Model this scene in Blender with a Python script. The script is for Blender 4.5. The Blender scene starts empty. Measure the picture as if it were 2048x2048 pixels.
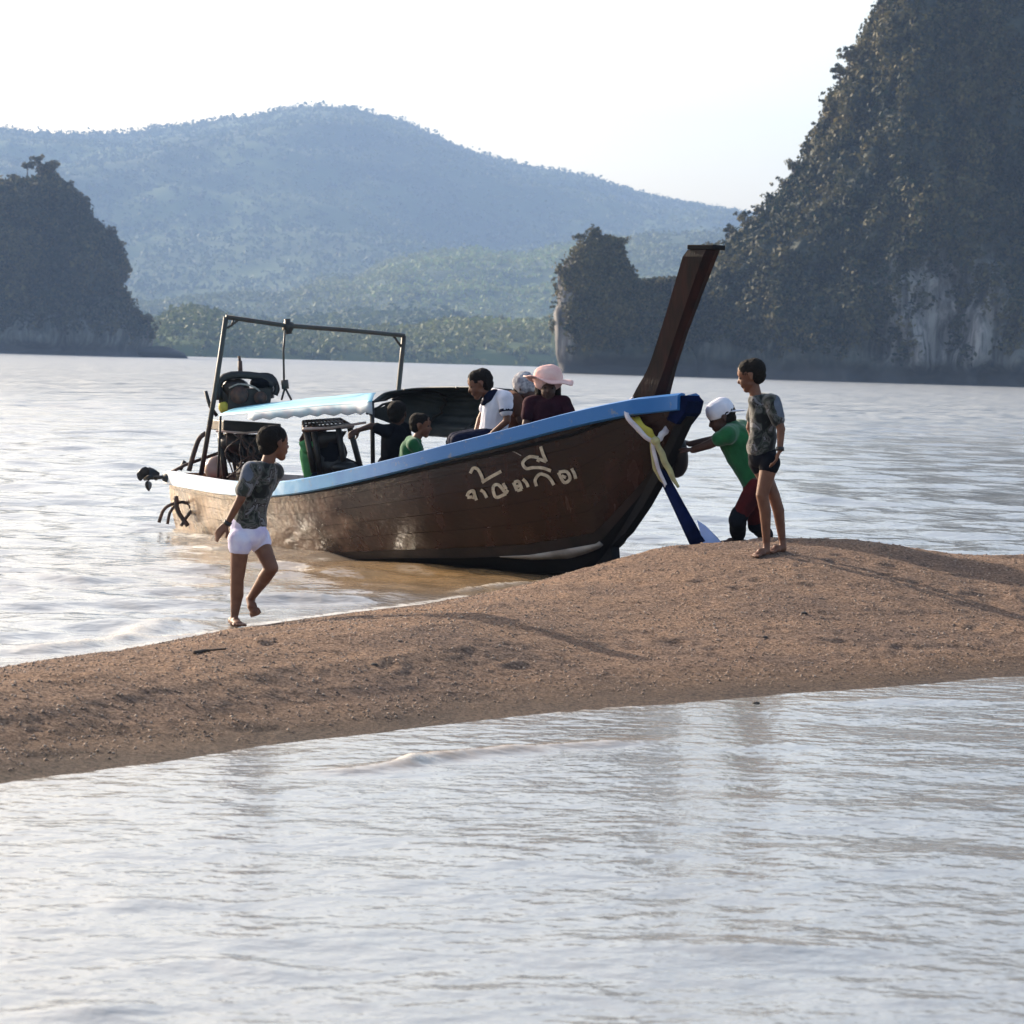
import bpy, bmesh, math, random
import numpy as np
from mathutils import Vector, Matrix
from mathutils.bvhtree import BVHTree
random.seed(7); rng = np.random.default_rng(7)
sc = bpy.context.scene
COL = sc.collection

# ------------------------------------------------------------------ camera
FPX = 5600.0; PITCH = math.atan(302/FPX); ROLL = .029; EYE = np.array([0, 0, 1.7])
F = np.array([0, math.cos(PITCH), -math.sin(PITCH)]); R0 = np.array([1., 0, 0]); U0 = np.array([0, math.sin(PITCH), math.cos(PITCH)])
RR = R0*math.cos(ROLL)+U0*math.sin(ROLL); UU = U0*math.cos(ROLL)-R0*math.sin(ROLL)
cd = bpy.data.cameras.new('camera'); cam = bpy.data.objects.new('camera', cd); COL.objects.link(cam)
cd.sensor_width = 36; cd.lens = 36*FPX/2048; cd.clip_start = .1; cd.clip_end = 30000
cam.matrix_world = Matrix(((RR[0], UU[0], -F[0], 0), (RR[1], UU[1], -F[1], 0), (RR[2], UU[2], -F[2], 1.7), (0, 0, 0, 1)))
cd.dof.use_dof = True; cd.dof.focus_distance = 21; cd.dof.aperture_fstop = 8
sc.camera = cam
# ------------------------------------------------------------------ light
SUN_AZ = math.radians(-47); SUN_EL = math.radians(21)      # azimuth from +Y, negative = to the left
sdir = Vector((math.sin(SUN_AZ)*math.cos(SUN_EL), math.cos(SUN_AZ)*math.cos(SUN_EL), math.sin(SUN_EL)))
w = bpy.data.worlds.new('World'); sc.world = w; w.use_nodes = True
nt = w.node_tree; bg = nt.nodes['Background']; sky = nt.nodes.new('ShaderNodeTexSky')
sky.sky_type = 'NISHITA'; sky.sun_disc = False; sky.sun_elevation = SUN_EL; sky.sun_rotation = SUN_AZ
sky.air_density = 1.0; sky.dust_density = 3.5; sky.ozone_density = 1.5; sky.altitude = 0
tint = nt.nodes.new('ShaderNodeMix'); tint.data_type = 'RGBA'; tint.blend_type = 'MULTIPLY'; tint.inputs[0].default_value = 1; tint.inputs[7].default_value = (1.07, 1, .91, 1)
nt.links.new(sky.outputs[0], tint.inputs[6]); nt.links.new(tint.outputs[2], bg.inputs[0]); bg.inputs[1].default_value = .15
sl = bpy.data.lights.new('sun', 'SUN'); so = bpy.data.objects.new('sun', sl); COL.objects.link(so)
sl.energy = 4.4; sl.angle = math.radians(.5); sl.color = (1, .86, .69)
so.rotation_euler = sdir.to_track_quat('Z', 'Y').to_euler()
sc.view_settings.view_transform = 'Standard'; sc.view_settings.look = 'None'
sc.view_settings.exposure = 1.16; sc.view_settings.gamma = 1; sc.view_settings.use_curve_mapping = False
sc.cycles.use_denoising = True
sc.cycles.volume_bounces = 1; sc.cycles.max_bounces = 8; sc.cycles.sample_clamp_indirect = 4
sc.cycles.blur_glossy = 1.0

# ------------------------------------------------------------------ helpers
def ray(px, py):
    return F + RR*((px-1024)/FPX) + UU*((1024-py)/FPX)
def at(px, py, Y):
    r = ray(px, py); return EYE + r*(Y/r[1])
def onz(px, py, z=0.):
    r = ray(px, py); return EYE + r*((z-1.7)/r[2])
def V(a): return np.array(a, float)
def nrm(a):
    a = V(a); return a/(np.linalg.norm(a)+1e-12)
def sstep(a, b, x):
    t = np.clip((x-a)/(b-a), 0, 1); return t*t*(3-2*t)
def _h(ix, iy, iz, s):
    n = (ix*374761393 + iy*668265263 + iz*2147483647 + s*1274126177) & 0xffffffff
    n = ((n ^ (n >> 13))*1274126177) & 0xffffffff
    n = ((n ^ (n >> 16))*2246822519) & 0xffffffff
    return (n & 0xffffff)/float(0xffffff)
def vn(P, s=0):                               # value noise 0..1
    P = np.asarray(P, float); i = np.floor(P).astype(np.int64); f = P-i; f = f*f*(3-2*f)
    x, y, z = i[..., 0], i[..., 1], i[..., 2]; fx, fy, fz = f[..., 0], f[..., 1], f[..., 2]
    r = 0
    for dx in (0, 1):
        for dy in (0, 1):
            for dz in (0, 1):
                r = r + (fx if dx else 1-fx)*(fy if dy else 1-fy)*(fz if dz else 1-fz)*_h(x+dx, y+dy, z+dz, s)
    return r
def fbm(P, o=4, s=0, g=.5):
    P = np.asarray(P, float); a = 1; t = 0; r = 0
    for k in range(o):
        r = r + a*vn(P*(2.03**k)+k*17.3, s+k); t += a; a *= g
    return r/t*2-1
def P3(x, y, z): return np.stack(np.broadcast_arrays(np.asarray(x, float), np.asarray(y, float), np.asarray(z, float)), -1)

def mesh_from(name, verts, faces, smooth=True):
    me = bpy.data.meshes.new(name); verts = np.asarray(verts, np.float32)
    if isinstance(faces, np.ndarray):
        k = faces.shape[1]; nf = len(faces)
        me.vertices.add(len(verts)); me.vertices.foreach_set('co', verts.ravel())
        me.loops.add(nf*k); me.loops.foreach_set('vertex_index', faces.astype(np.int32).ravel())
        me.polygons.add(nf); me.polygons.foreach_set('loop_start', np.arange(0, nf*k, k, dtype=np.int32))
        me.update(calc_edges=True)
    else:
        me.from_pydata([tuple(map(float, v)) for v in verts], [], [tuple(map(int, f)) for f in faces])
        me.update()
    if smooth: me.polygons.foreach_set('use_smooth', [True]*len(me.polygons))
    return me
def link(name, me, mat=None, parent=None):
    o = bpy.data.objects.new(name, me); COL.objects.link(o)
    if mat is not None and me is not None and not me.materials: me.materials.append(mat)
    if parent is not None: o.parent = parent
    return o
def top_of(p):
    l = V(p.location)
    while p.parent is not None: p = p.parent; l = l + V(p.location)
    return l
def obj(name, verts, faces, mat, parent=None, smooth=True):
    verts = np.asarray(verts, float).reshape(-1, 3)
    if parent is not None: verts = verts - top_of(parent)
    return link(name, mesh_from(name, verts, faces, smooth), mat, parent)
def empty(name, loc):
    o = bpy.data.objects.new(name, None); COL.objects.link(o); o.location = tuple(map(float, loc)); o.empty_display_size = .2
    return o
def tag(o, label=None, cat=None, group=None, kind=None):
    if label: o['label'] = label
    if cat: o['category'] = cat
    if group: o['group'] = group
    if kind: o['kind'] = kind
    return o
def join(*parts):
    vs, fs, n = [], [], 0
    for v, f in parts:
        vs.append(np.asarray(v, float)); fs += [tuple(int(i)+n for i in q) for q in f]; n += len(v)
    return np.concatenate(vs), fs
def tube(pts, rad, seg=8, caps=True):
    pts = np.asarray(pts, float); n = len(pts); rad = np.broadcast_to(np.asarray(rad, float), (n,))
    T = np.gradient(pts, axis=0); T /= np.linalg.norm(T, axis=1)[:, None]+1e-12
    a = V((0, 0, 1)) if abs(T[0][2]) < .9 else V((1, 0, 0)); N = nrm(np.cross(T[0], a)); vs = []
    for i in range(n):
        N = nrm(N - T[i]*(N@T[i])); B = np.cross(T[i], N)
        for k in range(seg):
            t = 2*math.pi*k/seg; vs.append(pts[i]+rad[i]*(N*math.cos(t)+B*math.sin(t)))
    fs = [(i*seg+k, i*seg+(k+1) % seg, (i+1)*seg+(k+1) % seg, (i+1)*seg+k) for i in range(n-1) for k in range(seg)]
    if caps: fs += [tuple(range(seg))[::-1], tuple(range((n-1)*seg, n*seg))]
    return np.array(vs), fs
def spline(pts, n=24):
    pts = np.asarray(pts, float); k = len(pts); P = np.vstack([2*pts[0]-pts[1], pts, 2*pts[-1]-pts[-2]]); out = []
    for u in np.linspace(0, k-1, n):
        i = min(int(u), k-2); t = u-i; a, b, c, d = P[i:i+4]
        out.append(.5*((2*b)+(-a+c)*t+(2*a-5*b+4*c-d)*t*t+(-a+3*b-3*c+d)*t**3))
    return np.array(out)
def boxx(c, ax, ay, az):                      # centre and three half-axis vectors
    c, ax, ay, az = map(V, (c, ax, ay, az))
    vs = [c+sx*ax+sy*ay+sz*az for sz in (-1, 1) for sx, sy in ((-1, -1), (1, -1), (1, 1), (-1, 1))]
    return np.array(vs), [(3, 2, 1, 0), (4, 5, 6, 7), (0, 1, 5, 4), (1, 2, 6, 5), (2, 3, 7, 6), (3, 0, 4, 7)]
def grid_faces(nu, nv):
    i = np.arange(nu*nv).reshape(nu, nv)
    return np.stack([i[:-1, :-1], i[1:, :-1], i[1:, 1:], i[:-1, 1:]], -1).reshape(-1, 4)
def strip(A, B, th, nvec=None):               # thick sheet between two polylines
    A, B = np.asarray(A, float), np.asarray(B, float); n = len(A)
    if nvec is None:
        nv = np.cross(np.gradient(A, axis=0), B-A); nv /= np.linalg.norm(nv, axis=1)[:, None]+1e-9
    else: nv = np.broadcast_to(V(nvec), A.shape)
    vs = np.concatenate([A, B, B+nv*th, A+nv*th]); fs = []
    for i in range(n-1):
        for a, b in ((0, 1), (1, 2), (2, 3), (3, 0)): fs.append((a*n+i, b*n+i, b*n+i+1, a*n+i+1))
    fs += [(0, n, 2*n, 3*n)[::-1], (n-1, 2*n-1, 3*n-1, 4*n-1)]
    return vs, fs
def smoothmod(o, bev=None, w=.01):
    if bev:
        m = o.modifiers.new('bevel', 'BEVEL'); m.width = w; m.segments = bev; m.limit_method = 'ANGLE'
    for p in o.data.polygons: p.use_smooth = False
    return o

# ------------------------------------------------------------------ materials
def new_mat(name):
    m = bpy.data.materials.new(name); m.use_nodes = True; return m, m.node_tree, m.node_tree.nodes['Principled BSDF']
def mat(name, c1, c2=None, rough=.6, scale=8., bump=.0, bscale=30., stretch=(1, 1, 1), spec=.5, metal=0., lo=.35, hi=.65, sheen=0, coat=0):
    m, t, b = new_mat(name); N, L = t.nodes, t.links
    b.inputs['Roughness'].default_value = rough; b.inputs['Metallic'].default_value = metal
    b.inputs['Specular IOR Level'].default_value = spec; b.inputs['Sheen Weight'].default_value = sheen; b.inputs['Coat Weight'].default_value = coat
    tc = N.new('ShaderNodeTexCoord'); mp = N.new('ShaderNodeMapping'); mp.inputs['Scale'].default_value = stretch
    L.new(tc.outputs['Object'], mp.inputs[0])
    if c2 is None: c2 = tuple(x*.72 for x in c1)
    n = N.new('ShaderNodeTexNoise'); n.inputs['Scale'].default_value = scale; n.inputs['Detail'].default_value = 6
    r = N.new('ShaderNodeValToRGB'); r.color_ramp.elements[0].position = lo; r.color_ramp.elements[1].position = hi
    r.color_ramp.elements[0].color = (*c2, 1); r.color_ramp.elements[1].color = (*c1, 1)
    L.new(mp.outputs[0], n.inputs['Vector']); L.new(n.outputs[0], r.inputs[0]); L.new(r.outputs[0], b.inputs['Base Color'])
    if bump:
        n2 = N.new('ShaderNodeTexNoise'); n2.inputs['Scale'].default_value = bscale; n2.inputs['Detail'].default_value = 4
        bp = N.new('ShaderNodeBump'); bp.inputs['Strength'].default_value = bump; bp.inputs['Distance'].default_value = .01
        L.new(mp.outputs[0], n2.inputs['Vector']); L.new(n2.outputs[0], bp.inputs['Height']); L.new(bp.outputs[0], b.inputs['Normal'])
    return m
M = {}
M['skin'] = mat('skin', (.175, .078, .045), (.12, .05, .03), .55, 14, spec=.3)
M['skin_dark'] = mat('skin_dark', (.075, .034, .024), (.05, .023, .017), .55, 14, spec=.3)
M['hair'] = mat('hair', (.014, .010, .008), (.006, .005, .004), .8, 90, .8, 160, spec=.15)
M['eye'] = mat('eye', (.02, .015, .012), None, .15)
M['green_cloth'] = mat('green_cloth', (.018, .13, .045), (.012, .085, .03), .8, 9, .25, 60, sheen=.3)
M['pale_green_cloth'] = mat('pale_green_cloth', (.14, .42, .18), (.09, .3, .12), .8, 9, .25, 60)
M['white_cloth'] = mat('white_cloth', (.72, .71, .78), (.6, .6, .68), .8, 12, .25, 60)
M['lilac_cloth'] = mat('lilac_cloth', (.66, .64, .78), (.5, .46, .68), .8, 12, .25, 60)
M['navy_cloth'] = mat('navy_cloth', (.010, .013, .035), (.006, .008, .025), .8, 12, .25, 60)
M['dark_cloth'] = mat('dark_cloth', (.009, .010, .014), (.005, .005, .008), .85, 12, .25, 60)
M['maroon_cloth'] = mat('maroon_cloth', (.042, .010, .018), (.022, .007, .012), .85, 7, .3, 50)
M['red_cloth'] = mat('red_cloth', (.085, .011, .011), (.04, .007, .008), .85, 7, .3, 50)
M['brown_cloth'] = mat('brown_cloth', (.11, .052, .034), (.075, .036, .025), .85, 7, .3, 50)
M['pink_cloth'] = mat('pink_cloth', (.80, .54, .48), (.72, .42, .38), .85, 9, .3, 50)
M['grey_cloth'] = mat('grey_cloth', (.5, .48, .48), (.16, .16, .19), .85, 26, .3, 50)
def camo():
    m, t, b = new_mat('camouflage_cloth'); N, L = t.nodes, t.links
    tc = N.new('ShaderNodeTexCoord'); n = N.new('ShaderNodeTexNoise'); n.inputs['Scale'].default_value = 13; n.inputs['Detail'].default_value = 3; n.inputs['Distortion'].default_value = 1.1
    r = N.new('ShaderNodeValToRGB'); r.color_ramp.interpolation = 'CONSTANT'; e = r.color_ramp.elements
    e[0].position = 0; e[0].color = (.012, .013, .013, 1); e[1].position = .43; e[1].color = (.035, .04, .033, 1)
    for p, c in ((.5, (.085, .085, .08, 1)), (.57, (.032, .024, .022, 1)), (.62, (.16, .16, .17, 1))):
        x = e.new(p); x.color = c
    L.new(tc.outputs['Object'], n.inputs['Vector']); L.new(n.outputs[0], r.inputs[0]); L.new(r.outputs[0], b.inputs['Base Color'])
    b.inputs['Roughness'].default_value = .85; b.inputs['Sheen Weight'].default_value = .3
    return m
M['camo'] = camo()
for k_ in M:
    if k_.endswith('cloth') or k_ == 'camo': M[k_].node_tree.nodes['Principled BSDF'].inputs['Specular IOR Level'].default_value = .08
M['grey_yoke'] = mat('grey_yoke', (.12, .14, .185), (.075, .088, .12), .85, 14, .3, 60)
M['black'] = mat('black_rubber', (.012, .012, .014), None, .5)
M['black_metal'] = mat('black_metal', (.03, .022, .018), (.012, .01, .01), .5, 14, .4, 40)
M['rust_metal'] = mat('rusty_metal', (.10, .045, .028), (.03, .02, .018), .6, 20, .4, 60)
M['steel_pole'] = mat('dark_steel_pole', (.035, .045, .042), (.04, .025, .02), .5, 6)
M['rope'] = mat('rope_fibre', (.35, .33, .30), (.22, .2, .18), .9, 60, .5, 90)
M['yellow_sash'] = mat('yellow_sash', (.58, .50, .07), (.42, .34, .05), .75, 14, .4, 40)
M['white_sash'] = mat('white_sash', (.62, .58, .60), (.45, .4, .44), .75, 14, .4, 40)
M['pale_sash'] = mat('pale_sash', (.46, .42, .20), (.30, .27, .14), .8, 14, .4, 40)
M['blue_tarp'] = mat('pale_blue_tarp', (.30, .62, .72), (.22, .52, .66), .5, 3, .2, 12)
M['fringe'] = mat('tarp_fringe', (.5, .5, .54), (.36, .48, .55), .7, 8, .3, 20)
M['dark_tarp'] = mat('dark_tarp', (.045, .055, .056), (.02, .026, .028), .6, 5, .3, 18)
M['red_deck'] = mat('red_painted_deck', (.22, .05, .04), (.12, .03, .025), .5, 6, .2, 30)
M['wood_in'] = mat('inner_timber', (.04, .022, .015), (.02, .012, .009), .8, 5, .3, 30, spec=.15)
M['fuel'] = mat('cream_plastic_can', (.55, .42, .36), (.45, .3, .26), .4, 5)
M['bottom'] = mat('black_bottom_paint', (.007, .008, .010), (.012, .011, .011), .7, 4, .3, 25, spec=.12)
M['stripe'] = mat('worn_pale_stripe', (.30, .29, .28), (.12, .1, .09), .6, 5, .2, 40)
M['letter'] = mat('cream_lettering_paint', (.46, .42, .34), (.3, .26, .2), .6, 30)
M['navy_pole'] = mat('navy_pole_paint', (.006, .011, .045), (.004, .006, .02), .75, 6, spec=0)
M['pale_blue'] = mat('pale_blue_paint', (.35, .45, .75), (.26, .34, .6), .5, 8)
M['bark'] = mat('bark', (.12, .09, .07), (.07, .05, .04), .9, 6)
M['stone'] = mat('beach_stone', (.06, .05, .045), (.03, .025, .022), .8, 20)
M['stick'] = mat('driftwood', (.07, .045, .035), (.04, .028, .02), .9, 20)

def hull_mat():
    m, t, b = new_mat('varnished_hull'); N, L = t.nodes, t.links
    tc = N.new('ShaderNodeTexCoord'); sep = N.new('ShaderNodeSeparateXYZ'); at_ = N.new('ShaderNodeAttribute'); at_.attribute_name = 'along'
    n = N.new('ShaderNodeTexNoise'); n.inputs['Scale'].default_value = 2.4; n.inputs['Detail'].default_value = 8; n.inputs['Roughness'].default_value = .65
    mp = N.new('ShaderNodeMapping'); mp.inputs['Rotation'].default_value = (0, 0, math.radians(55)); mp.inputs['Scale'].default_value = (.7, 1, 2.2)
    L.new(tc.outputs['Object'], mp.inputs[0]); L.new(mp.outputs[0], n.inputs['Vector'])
    # tan aft, dark varnish forward: sunlit stern and shaded bow put into the colour
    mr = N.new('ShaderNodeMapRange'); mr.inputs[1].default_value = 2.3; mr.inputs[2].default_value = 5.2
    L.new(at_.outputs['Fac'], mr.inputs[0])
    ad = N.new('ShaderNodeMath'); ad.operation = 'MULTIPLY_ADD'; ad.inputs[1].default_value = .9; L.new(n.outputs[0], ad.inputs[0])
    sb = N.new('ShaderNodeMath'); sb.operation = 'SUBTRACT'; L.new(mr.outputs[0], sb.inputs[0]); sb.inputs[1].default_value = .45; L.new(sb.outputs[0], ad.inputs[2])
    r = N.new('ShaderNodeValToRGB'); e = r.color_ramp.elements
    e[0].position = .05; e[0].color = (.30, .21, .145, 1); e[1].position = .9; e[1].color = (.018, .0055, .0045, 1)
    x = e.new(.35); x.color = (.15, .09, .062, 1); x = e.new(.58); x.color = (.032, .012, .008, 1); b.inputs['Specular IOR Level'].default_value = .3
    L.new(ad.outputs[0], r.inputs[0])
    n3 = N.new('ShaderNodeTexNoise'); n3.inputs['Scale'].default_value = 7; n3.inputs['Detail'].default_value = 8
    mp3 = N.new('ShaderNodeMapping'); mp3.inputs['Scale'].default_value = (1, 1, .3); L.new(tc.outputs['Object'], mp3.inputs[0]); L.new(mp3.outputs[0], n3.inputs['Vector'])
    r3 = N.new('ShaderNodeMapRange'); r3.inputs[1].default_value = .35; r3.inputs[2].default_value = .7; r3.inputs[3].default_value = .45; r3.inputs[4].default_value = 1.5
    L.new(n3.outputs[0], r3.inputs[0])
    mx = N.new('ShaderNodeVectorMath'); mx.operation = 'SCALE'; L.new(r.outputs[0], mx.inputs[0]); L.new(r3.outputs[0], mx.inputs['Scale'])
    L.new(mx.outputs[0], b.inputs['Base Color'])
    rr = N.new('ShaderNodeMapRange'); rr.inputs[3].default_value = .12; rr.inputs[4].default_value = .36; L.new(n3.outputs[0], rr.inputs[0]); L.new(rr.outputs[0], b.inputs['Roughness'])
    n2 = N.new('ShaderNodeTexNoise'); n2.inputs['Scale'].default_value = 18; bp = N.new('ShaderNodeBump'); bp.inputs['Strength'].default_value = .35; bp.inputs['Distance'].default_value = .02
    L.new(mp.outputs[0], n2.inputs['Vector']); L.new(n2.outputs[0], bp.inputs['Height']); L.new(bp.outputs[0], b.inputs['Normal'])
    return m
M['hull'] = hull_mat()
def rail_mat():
    m, t, b = new_mat('gunwale_paint_lit_aft'); N, L = t.nodes, t.links
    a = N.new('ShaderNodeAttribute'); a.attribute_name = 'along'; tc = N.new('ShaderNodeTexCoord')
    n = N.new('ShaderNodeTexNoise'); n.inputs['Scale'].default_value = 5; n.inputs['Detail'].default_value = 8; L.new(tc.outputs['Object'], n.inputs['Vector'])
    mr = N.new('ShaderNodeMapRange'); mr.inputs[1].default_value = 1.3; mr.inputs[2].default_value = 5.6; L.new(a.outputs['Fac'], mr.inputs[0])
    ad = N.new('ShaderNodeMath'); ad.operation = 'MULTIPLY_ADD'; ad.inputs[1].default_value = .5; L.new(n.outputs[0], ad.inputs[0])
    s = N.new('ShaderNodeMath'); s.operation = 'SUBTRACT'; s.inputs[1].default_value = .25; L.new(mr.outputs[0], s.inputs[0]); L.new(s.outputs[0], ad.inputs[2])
    r = N.new('ShaderNodeValToRGB'); e = r.color_ramp.elements  # blue paint; the whiter stern end is light put into the colour
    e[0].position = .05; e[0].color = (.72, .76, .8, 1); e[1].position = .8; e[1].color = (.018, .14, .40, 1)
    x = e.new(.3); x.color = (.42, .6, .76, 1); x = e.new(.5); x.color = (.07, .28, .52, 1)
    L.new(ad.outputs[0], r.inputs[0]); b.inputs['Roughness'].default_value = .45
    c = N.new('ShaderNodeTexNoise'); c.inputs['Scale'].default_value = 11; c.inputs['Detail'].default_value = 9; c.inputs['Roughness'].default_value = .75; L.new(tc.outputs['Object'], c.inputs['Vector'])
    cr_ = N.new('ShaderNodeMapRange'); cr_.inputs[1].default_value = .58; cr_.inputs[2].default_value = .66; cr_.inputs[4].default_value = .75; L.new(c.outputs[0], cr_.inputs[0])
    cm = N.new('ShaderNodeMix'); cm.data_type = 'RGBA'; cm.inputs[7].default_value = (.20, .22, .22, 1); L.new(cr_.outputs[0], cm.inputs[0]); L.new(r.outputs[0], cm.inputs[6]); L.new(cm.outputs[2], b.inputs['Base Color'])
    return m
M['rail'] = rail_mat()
M['strake'] = mat('lower_strake', (.03, .02, .017), (.012, .010, .009), .6, 4, .25, 25, spec=.2)
def prow_mat():
    m = mat('prow_timber', (.030, .010, .008), (.008, .006, .006), .6, 5, .35, 30, (2.5, 2.5, .5), spec=.15); return m
M['prow'] = prow_mat()

def leaf_mat(name, dark, light, tone='tone'):
    m, t, b = new_mat(name); N, L = t.nodes, t.links
    a = N.new('ShaderNodeAttribute'); a.attribute_name = tone; r = N.new('ShaderNodeValToRGB')
    r.color_ramp.elements[0].color = (*dark, 1); r.color_ramp.elements[1].color = (*light, 1)
    x = r.color_ramp.elements.new(.93); x.color = (light[0]*1.15, light[1]*.9, light[2]*.9, 1)
    L.new(a.outputs['Fac'], r.inputs[0]); L.new(r.outputs[0], b.inputs['Base Color']); b.inputs['Roughness'].default_value = .7
    b.inputs['Specular IOR Level'].default_value = .2
    tr = N.new('ShaderNodeBsdfTranslucent'); L.new(r.outputs[0], tr.inputs[0]); ms = N.new('ShaderNodeMixShader'); ms.inputs[0].default_value = .25
    L.new(b.outputs[0], ms.inputs[1]); L.new(tr.outputs[0], ms.inputs[2]); L.new(ms.outputs[0], N['Material Output'].inputs[0])
    return m
M['leaf'] = leaf_mat('cliff_foliage', (.008, .021, .010), (.14, .145, .05))
M['leaf_far'] = leaf_mat('far_foliage', (.028, .055, .02), (.14, .20, .045))
M['leaf_man'] = leaf_mat('mangrove_foliage', (.045, .075, .022), (.13, .18, .055))
def rock_mat(name, pale=False):
    m, t, b = new_mat(name); N, L = t.nodes, t.links
    tc = N.new('ShaderNodeTexCoord'); mp = N.new('ShaderNodeMapping'); mp.inputs['Scale'].default_value = (1.6, 1.6, .16)
    L.new(tc.outputs['Object'], mp.inputs[0])
    n = N.new('ShaderNodeTexNoise'); n.inputs['Scale'].default_value = .35; n.inputs['Detail'].default_value = 9; n.inputs['Roughness'].default_value = .65
    L.new(mp.outputs[0], n.inputs['Vector']); r = N.new('ShaderNodeValToRGB'); e = r.color_ramp.elements
    e[0].position = .38; e[0].color = (.03, .03, .028, 1); e[1].position = .72; e[1].color = (.36, .34, .32, 1)
    x = e.new(.5); x.color = (.15, .14, .135, 1); x = e.new(.6); x.color = (.34, .32, .30, 1)
    ba = N.new('ShaderNodeAttribute'); ba.attribute_name = 'bare'; ms = N.new('ShaderNodeMix'); ms.data_type = 'RGBA'
    nm = N.new('ShaderNodeTexNoise'); nm.inputs['Scale'].default_value = .5; nm.inputs['Detail'].default_value = 8; L.new(tc.outputs['Object'], nm.inputs['Vector'])
    rm = N.new('ShaderNodeValToRGB'); rm.color_ramp.elements[0].position = .35; rm.color_ramp.elements[1].position = .75
    rm.color_ramp.elements[0].color = (.010, .020, .012, 1); rm.color_ramp.elements[1].color = (.075, .08, .055, 1); L.new(nm.outputs[0], rm.inputs[0])
    L.new(ba.outputs['Fac'], ms.inputs[0]); L.new(rm.outputs[0], ms.inputs[6]); L.new(r.outputs[0], ms.inputs[7])
    g = N.new('ShaderNodeNewGeometry'); sp = N.new('ShaderNodeSeparateXYZ'); L.new(g.outputs['Position'], sp.inputs[0])
    mr = N.new('ShaderNodeMapRange'); mr.inputs[1].default_value = 1.5; mr.inputs[2].default_value = 3.6; L.new(sp.outputs[2], mr.inputs[0])
    mx = N.new('ShaderNodeMix'); mx.data_type = 'RGBA'; mx.inputs[6].default_value = (.05, .048, .048, 1)
    L.new(mr.outputs[0], mx.inputs[0]); L.new(ms.outputs[2], mx.inputs[7]); L.new(n.outputs[0], r.inputs[0])
    L.new(mx.outputs[2], b.inputs['Base Color']); b.inputs['Roughness'].default_value = .9
    return m
M['rock'] = rock_mat('limestone')
def hill_mat():
    m, t, b = new_mat('forested_hillside'); N, L = t.nodes, t.links
    g = N.new('ShaderNodeNewGeometry')
    n = N.new('ShaderNodeTexNoise'); n.inputs['Scale'].default_value = .004; n.inputs['Detail'].default_value = 10; n.inputs['Roughness'].default_value = .62
    L.new(g.outputs['Position'], n.inputs['Vector']); r = N.new('ShaderNodeValToRGB'); e = r.color_ramp.elements
    e[0].position = .38; e[0].color = (.03, .05, .02, 1); e[1].position = .66; e[1].color = (.08, .115, .035, 1)
    L.new(n.outputs[0], r.inputs[0]); L.new(r.outputs[0], b.inputs['Base Color']); b.inputs['Roughness'].default_value = .95; b.inputs['Specular IOR Level'].default_value = .1
    return m
M['hill'] = hill_mat()
def sand_mat():
    m, t, b = new_mat('coarse_wet_sand'); N, L = t.nodes, t.links
    g = N.new('ShaderNodeNewGeometry')
    def noise(s, d=4, rr=.6):
        n = N.new('ShaderNodeTexNoise'); n.inputs['Scale'].default_value = s; n.inputs['Detail'].default_value = d; n.inputs['Roughness'].default_value = rr
        L.new(g.outputs['Position'], n.inputs['Vector']); return n
    a = noise(48, 5, .85); c = noise(1.3, 6); r = N.new('ShaderNodeValToRGB'); e = r.color_ramp.elements
    e[0].position = .40; e[0].color = (.08, .055, .042, 1); e[1].position = .61; e[1].color = (.47, .335, .245, 1)
    x = e.new(.5); x.color = (.27, .175, .125, 1)
    L.new(a.outputs[0], r.inputs[0])
    r2 = N.new('ShaderNodeValToRGB'); r2.color_ramp.elements[0].position = .35; r2.color_ramp.elements[1].position = .65
    r2.color_ramp.elements[0].color = (.76, .77, .82, 1); r2.color_ramp.elements[1].color = (1.12, 1.08, 1.02, 1); L.new(c.outputs[0], r2.inputs[0])
    mx = N.new('ShaderNodeMix'); mx.data_type = 'RGBA'; mx.blend_type = 'MULTIPLY'; mx.inputs[0].default_value = 1
    L.new(r.outputs[0], mx.inputs[6]); L.new(r2.outputs[0], mx.inputs[7])
    sp = N.new('ShaderNodeSeparateXYZ'); L.new(g.outputs['Position'], sp.inputs[0]); wz = N.new('ShaderNodeMapRange')
    wz.inputs[1].default_value = .015; wz.inputs[2].default_value = .075; wz.inputs[3].default_value = .42; wz.inputs[4].default_value = 1
    L.new(sp.outputs[2], wz.inputs[0]); vm = N.new('ShaderNodeVectorMath'); vm.operation = 'SCALE'
    L.new(mx.outputs[2], vm.inputs[0]); L.new(wz.outputs[0], vm.inputs['Scale']); L.new(vm.outputs[0], b.inputs['Base Color'])
    ro = N.new('ShaderNodeMapRange'); ro.inputs[1].default_value = .01; ro.inputs[2].default_value = .06; ro.inputs[3].default_value = .7; ro.inputs[4].default_value = .95; b.inputs['Specular IOR Level'].default_value = .12
    L.new(sp.outputs[2], ro.inputs[0]); L.new(ro.outputs[0], b.inputs['Roughness'])
    h = noise(42, 6, .8); bp = N.new('ShaderNodeBump'); bp.inputs['Strength'].default_value = 1; bp.inputs['Distance'].default_value = .04
    L.new(h.outputs[0], bp.inputs['Height']); L.new(bp.outputs[0], b.inputs['Normal'])
    return m
M['sand'] = sand_mat()
def grit_mat():
    m, t, b = new_mat('mixed_grit'); N, L = t.nodes, t.links; a = N.new('ShaderNodeAttribute'); a.attribute_name = 'tone'; r = N.new('ShaderNodeValToRGB')
    r.color_ramp.elements[0].color = (.07, .052, .045, 1); r.color_ramp.elements[1].color = (.48, .37, .29, 1); x = r.color_ramp.elements.new(.55); x.color = (.30, .21, .155, 1)
    L.new(a.outputs['Fac'], r.inputs[0]); L.new(r.outputs[0], b.inputs['Base Color']); b.inputs['Roughness'].default_value = .85; return m
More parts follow.
